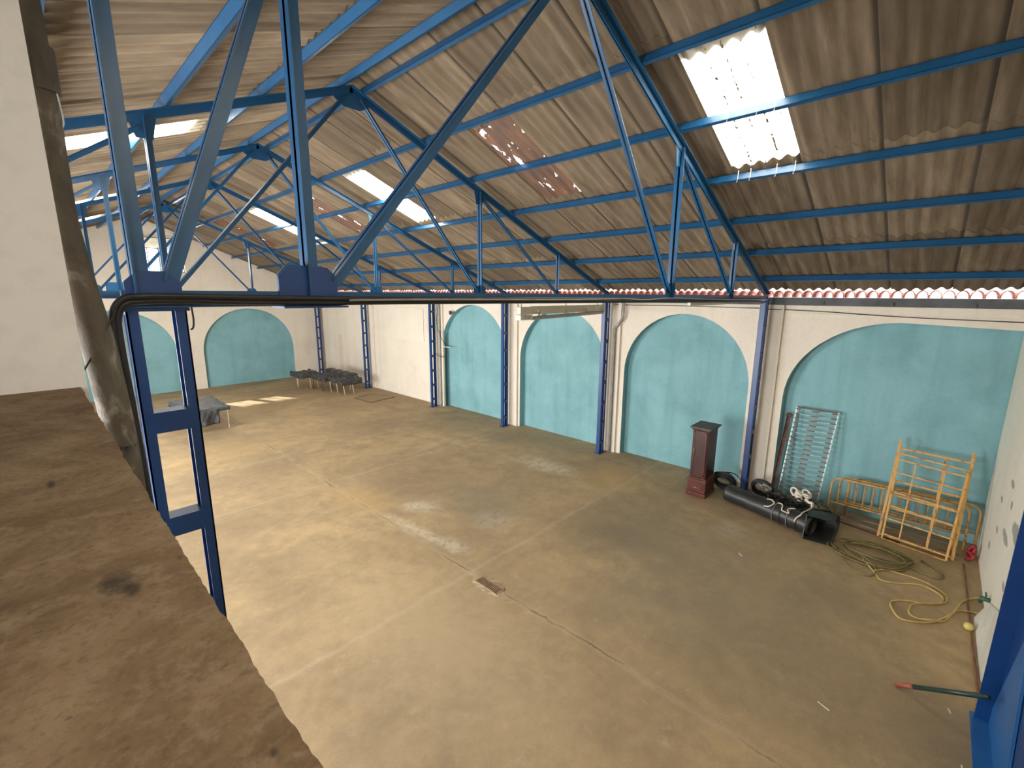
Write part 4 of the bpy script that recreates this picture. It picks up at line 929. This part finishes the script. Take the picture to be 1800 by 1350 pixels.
H = [(8.80, 0.42, .05), (8.55, 0.24, .015), (8.34, 0.13, .014), (8.42, -0.08, .014), (8.59, -0.33, .014), (8.44, -0.55, .014), (8.16, -0.48, .014), (7.96, -0.16, .014), (7.80, -0.03, .014), (7.62, -0.05, .014), (7.45, -0.14, .014), (7.50, -0.30, .014), (7.66, -0.47, .02), (7.95, -0.62, .03), (8.17, -0.70, .014), (8.27, -0.82, .014), (8.30, -0.95, .02)]
cable('garden_hose', H, 0.0115, 'hose', 'yellow garden hose winding over the floor towards the white board', 'hose', 7)
H = [(8.55, 0.22, .03), (8.72, 0.07, .014), (8.74, -0.32, .014), (8.58, -0.56, .014), (8.36, -0.60, .014), (8.16, -0.51, .036), (7.93, -0.27, .036), (7.70, -0.22, .014), (7.61, -0.30, .014), (7.67, -0.47, .036), (7.80, -0.58, .014), (8.13, -0.68, .036), (8.49, -0.76, .014), (8.70, -0.88, .02), (8.62, -0.93, .10), (8.30, -0.94, .25)]
cable('garden_hose', H, 0.0105, 'hose', 'second run of yellow hose curving up to the green tap', 'hose', 7)
t = thing('wall_tap', (8.2, YN, 0.28), 'green tap low on the end wall where the hose ends', 'tap')
mb = MB(); mb.tube([(8.2, YN + 0.0, 0.30), (8.2, YN + 0.10, 0.30)], 0.03, 10); mb.tube([(8.2, YN + 0.08, 0.31), (8.25, YN + 0.085, 0.22)], 0.022, 10); mb.build('body', M['tap'], t, smooth=True)
mb = MB(); mb.tube([(8.2, YN + 0.05, 0.32), (8.2, YN + 0.05, 0.37)], 0.008, 8); mb.tube([(8.15, YN + 0.05, 0.37), (8.25, YN + 0.05, 0.37)], 0.010, 8); mb.build('handle', M['tap'], t, smooth=True)
# white boards leaning at the end wall
mb = MB(); mb.add([(8.15, -0.86, 0.0), (6.75, -0.87, 0.0), (6.55, -0.965, 0.62), (7.35, -0.965, 0.60), (8.05, -0.955, 0.34), (8.15, -0.885, 0), (6.75, -0.895, 0.0), (6.55, -0.979, 0.62), (7.35, -0.979, 0.60), (8.05, -0.979, 0.34)],
                  [(0, 1, 2, 3, 4), (9, 8, 7, 6, 5), (0, 5, 6, 1), (1, 6, 7, 2), (2, 7, 8, 3), (3, 8, 9, 4), (4, 9, 5, 0)])
tag(mb.build('white_board', M['board'], origin=(7.4, -0.87, 0)), 'low broken white board leaning on the end wall near the blue post', 'board')
mb = MB()
for i in range(1, 8):
    for k in range(16):
        a = 2 * PI * k / 16; th = PI * i / 8; mb.v.append((7.80 + 0.05 * math.sin(th) * math.cos(a), -0.80 + 0.05 * math.sin(th) * math.sin(a), 0.05 + 0.05 * math.cos(th)))
for i in range(6):
    for k in range(16): mb.f.append((i * 16 + k, (i + 1) * 16 + k, (i + 1) * 16 + (k + 1) % 16, i * 16 + (k + 1) % 16)); mb.mi.append(0)
mb.f += [tuple(range(16)), tuple(reversed(range(96, 112)))]; mb.mi += [0, 0]
tag(mb.build('ball', M['ball'], origin=(7.80, -0.80, 0), smooth=True), 'small yellow ball on the floor beside the white board', 'ball')
cable('steel_rod', [(9.80, -0.80, 0.012), (8.8, -0.815, 0.012), (7.6, -0.83, 0.012), (6.4, -0.85, 0.012)], 0.011, 'rust_red', 'long rusty rod lying on the floor along the end wall', 'rod', 6)
# green pipe with a red tip
t = thing('pipe_lever', (6.04, -0.20, 0), 'dark green pipe with a red-brown tip, propped on the blue post', 'pipe')
A0, A1 = Vector((6.03, -0.19, 0.026)), Vector((5.62, -0.80, 0.60))
d = A1 - A0
mb = MB(); mb.tube([A0 + d * 0.21, A1], 0.024, 12); mb.build('green_tube', M['green_pipe'], t, smooth=True)
mb = MB(); mb.tube([A0, A0 + d * 0.22], 0.0265, 12); mb.build('red_end', M['red_tip'], t, smooth=True)
for k, (x, y_, L, a) in enumerate(((5.18, 0.345, 0.06, 1.2), (6.02, -0.62, 0.03, 0.3), (7.6, 1.9, 0.05, 0.8), (5.3, -0.70, 0.03, 0.1))):
    mb = MB(); mb.obox((x - L * math.cos(a), y_ - L * math.sin(a), 0.004), (x + L * math.cos(a), y_ + L * math.sin(a), 0.005), (0, 0, 1), -0.003, 0.003, -0.005, 0.005)
    tag(mb.build('paper_scrap', M['litter'], origin=(x, y_, 0)), ('thin pale splinter on the bare floor left of the green pipe', 'white scrap in the shadow of the green pipe', 'pale scrap on the open floor in front of the black roll', 'white scrap at the bottom right by the blue post')[k], 'litter')

# ------------------------------------------------------------------ far things
# plastic covered table
def cloth(mb, x0, x1, y0, y1, z, drops, amp=0.02, seed=1, n=26, sag=0.0):
    rnd = random.Random(seed); ph = [rnd.uniform(0, 6.28) for _ in range(8)]
    ov = 0.9
    def P(u, v):
        # u,v in [-d..1+d] unrolled sheet
        x = x0 + (x1 - x0) * min(max(u, 0), 1); y = y0 + (y1 - y0) * min(max(v, 0), 1)
        ex = u * (x1 - x0) if u < 0 else ((u - 1) * (x1 - x0) if u > 1 else 0); ey = v * (y1 - y0) if v < 0 else ((v - 1) * (y1 - y0) if v > 1 else 0)
        dz = abs(ex) + abs(ey)
        w = amp * (math.sin(7 * x + 5 * y + ph[0]) * math.sin(9 * y - 4 * x + ph[1]) + 0.6 * math.sin(19 * x + ph[2]) * math.sin(17 * y + ph[3]))
        zz = z + 0.012 + abs(w) * (1 if dz == 0 else 0.3) - dz - sag * (1 - (2 * min(max(v, 0), 1) - 1) ** 2)
        f = 0.035 * math.sin(11 * (x + y) + ph[4]) + 0.02 * math.sin(23 * (x - y) + ph[5])
        k = min(dz / 0.15, 1)
        xx = x + (math.copysign(0.02 + f * 0.8 * k, ex) if ex else 0) + (f * 0.3 * k if ey else 0)
        yy = y + (math.copysign(0.02 + f * 0.8 * k, ey) if ey else 0) + (f * 0.3 * k if ex else 0)
        return (xx, yy, max(zz, 0.02))
    dx0, dx1, dy0, dy1 = drops; W_, H_ = x1 - x0, y1 - y0
    us = [-dx0 / W_ * (1 - i / 5) for i in range(5)] + [i / n for i in range(n + 1)] + [1 + dx1 / W_ * (i + 1) / 5 for i in range(5)]
    vs_ = [-dy0 / H_ * (1 - i / 5) for i in range(5)] + [i / n for i in range(n + 1)] + [1 + dy1 / H_ * (i + 1) / 5 for i in range(5)]
    vv = [P(u, v) for u in us for v in vs_]; L = len(vs_)
    ff = [(i * L + j, (i + 1) * L + j, (i + 1) * L + j + 1, i * L + j + 1) for i in range(len(us) - 1) for j in range(L - 1)
          if not ((i < 5 or i >= len(us) - 6) and (j < 5 or j >= L - 6))]
    mb.add(vv, ff)
def solid(o, th=0.006):
    m_ = o.modifiers.new('thickness', 'SOLIDIFY'); m_.thickness = th; return o
t = thing('folding_table', (3.4, 17.0, 0), 'long table with pale legs behind the big blue column', 'table')
tx0, tx1, ty0, ty1, tzp = 2.85, 4.02, 15.98, 18.1, 0.69
MB().box(tx0, ty0, tzp - 0.03, tx1, ty1, tzp).build('tabletop', M['pale_leg'], t)
for x in (tx0 + 0.05, tx1 - 0.05):
    for y_ in (ty0 + 0.06, ty1 - 0.9):
        mb = MB(); mb.tube([(x, y_, 0), (x, y_, tzp - 0.03)], 0.016, 8); mb.build('leg', M['pale_leg'], t, smooth=True)
mb = MB(); cloth(mb, tx0, tx1, ty0, ty1, tzp, (0.15, 0.12, 0.10, 0.1), 0.022, 2)
o = solid(mb.build('plastic_cover', M['plastic'], origin=(3.4, 17, tzp), smooth=True)); tag(o, 'shiny crinkled black plastic sheet spread over the long table', 'plastic sheet')
mb = MB(); vs = []; 
for i in range(13):
    for j in range(9):
        x = 3.05 + 0.66 * i / 12; z = 0.68 - 0.50 * j / 8 + (0.06 * (i / 12) * (j / 8)); vs.append((x, ty0 - 0.05 + 0.03 * math.sin(i * 0.9) * (j / 8) + 0.02 * math.sin(i * 2.1 + j), z))
mb.add(vs, [(i * 9 + j, (i + 1) * 9 + j, (i + 1) * 9 + j + 1, i * 9 + j + 1) for i in range(12) for j in range(8)])
o = solid(mb.build('plastic_flap', M['plastic_dull'], origin=(3.4, ty0, 0.2), smooth=True)); tag(o, 'loose black plastic flap hanging from the near edge of the long table', 'plastic sheet')

# covered benches by the far corner
def bench(x0, x1, y0, y1, h, legs, lab):
    t = thing('low_bench', ((x0 + x1) / 2, (y0 + y1) / 2, 0), lab, 'bench', 'low benches by the far corner')
    MB().box(x0, y0, h - 0.04, x1, y1, h).build('seat', M['brown_leg'], t)
    for (x, y_, sx_, mm) in legs:
        mb = MB(); mb.tube([(x + sx_, y_ - 0.03, 0), (x, y_, h - 0.03)], 0.021, 7); o = mb.build('leg', M[mm], t, smooth=True)
        if mm == 'brown_leg': o['label'] = 'dark brown leg'
    return t
bench(8.0, 8.85, 20.25, 21.45, 0.62, ((8.05, 20.85, 0, 'pale_leg'), (8.2, 21.3, 0, 'pale_leg'), (8.36, 20.30, .03, 'pale_leg'), (8.68, 20.30, .03, 'pale_leg'), (8.47, 20.2, 0, 'brown_leg'), (8.8, 21.3, 0, 'pale_leg')), 'leftmost covered bench, nearest the teal arch of the far wall')
bench(8.42, 9.25, 18.95, 20.15, 0.62, ((8.47, 19.35, .04, 'brown_leg'), (8.66, 19.0, .05, 'pale_leg'), (8.98, 19.5, 0, 'brown_leg'), (9.2, 20.1, 0, 'pale_leg')), 'middle covered bench between the other two')
bench(8.62, 9.5, 17.85, 18.8, 0.61, ((8.70, 18.45, .04, 'pale_leg'), (8.74, 17.92, .05, 'pale_leg'), (9.16, 17.95, .05, 'pale_leg'), (9.45, 18.7, 0, 'pale_leg')), 'rightmost covered bench, nearest the floor mat')
for (a, drops, z, lab, sd) in (((7.98, 8.9, 20.2, 21.5), (0.15, 0.1, 0.13, 0.1), 0.62, 'dark plastic cover bunched over the leftmost bench', 4), ((8.38, 9.3, 18.9, 20.22), (0.16, 0.1, 0.16, 0.1), 0.62, 'dark plastic cover over the middle bench', 5), ((8.58, 9.55, 17.8, 18.86), (0.14, 0.2, 0.20, 0.1), 0.62, 'dark plastic cover hanging low over the rightmost bench', 6)):
    mb = MB(); cloth(mb, *a, z, drops, 0.055, sd); o = solid(mb.build('plastic_cover', M['plastic_dull'], origin=(a[0], a[2], z), smooth=True)); tag(o, lab, 'plastic sheet')
mb = MB(); nU = 20; vs = []
for i in range(nU + 1):
    for j in range(13):
        a = PI * j / 12; y_ = 18.5 + 2.2 * i / nU; r = (0.16 + 0.05 * math.sin(i * 1.1)) * (1 if 0 < i < nU else 0.4)
        vs.append((9.45 - r * 1.5 * math.cos(a) + 0.05 * math.sin(i), y_, 0.64 + 0.7 * r * math.sin(a)))
mb.add(vs, [(i * 13 + j, (i + 1) * 13 + j, (i + 1) * 13 + j + 1, i * 13 + j + 1) for i in range(nU) for j in range(12)])
o = solid(mb.build('plastic_bundle', M['plastic_dull'], origin=(9.45, 19.6, 0.5), smooth=True)); tag(o, 'rolled dark plastic bundle lying along the back of the benches', 'plastic sheet')
t = thing('door_mat', (9.4, 16.6, 0), 'thin tan mat on the floor in front of the far columns', 'mat')
q = [(8.76, 17.05), (9.62, 17.34), (10.05, 16.13), (8.86, 15.92)]
mb = MB(); mb.add([(x, y_, 0.0) for x, y_ in q] + [(x, y_, 0.012) for x, y_ in q], [(3, 2, 1, 0), (4, 5, 6, 7), (0, 1, 5, 4), (1, 2, 6, 5), (2, 3, 7, 6), (3, 0, 4, 7)]); mb.build('pile', M['mat'], t)
mb = MB()
for i in range(4): mb.obox((*q[i], 0.010), (*q[(i + 1) % 4], 0.010), (0, 0, 1), -0.008, 0.008, -0.03, 0.03)
mb.build('binding', M['mat_edge'], t)
# drain cover farther down the floor
mb = MB(); mb.box(3.86, 12.93, 0.0, 4.06, 13.2, 0.008); o = mb.build('floor_hatch', M['iron'], origin=(3.96, 13.06, 0)); tag(o, 'small dark metal cover on the floor beyond the big blue column', 'floor cover')
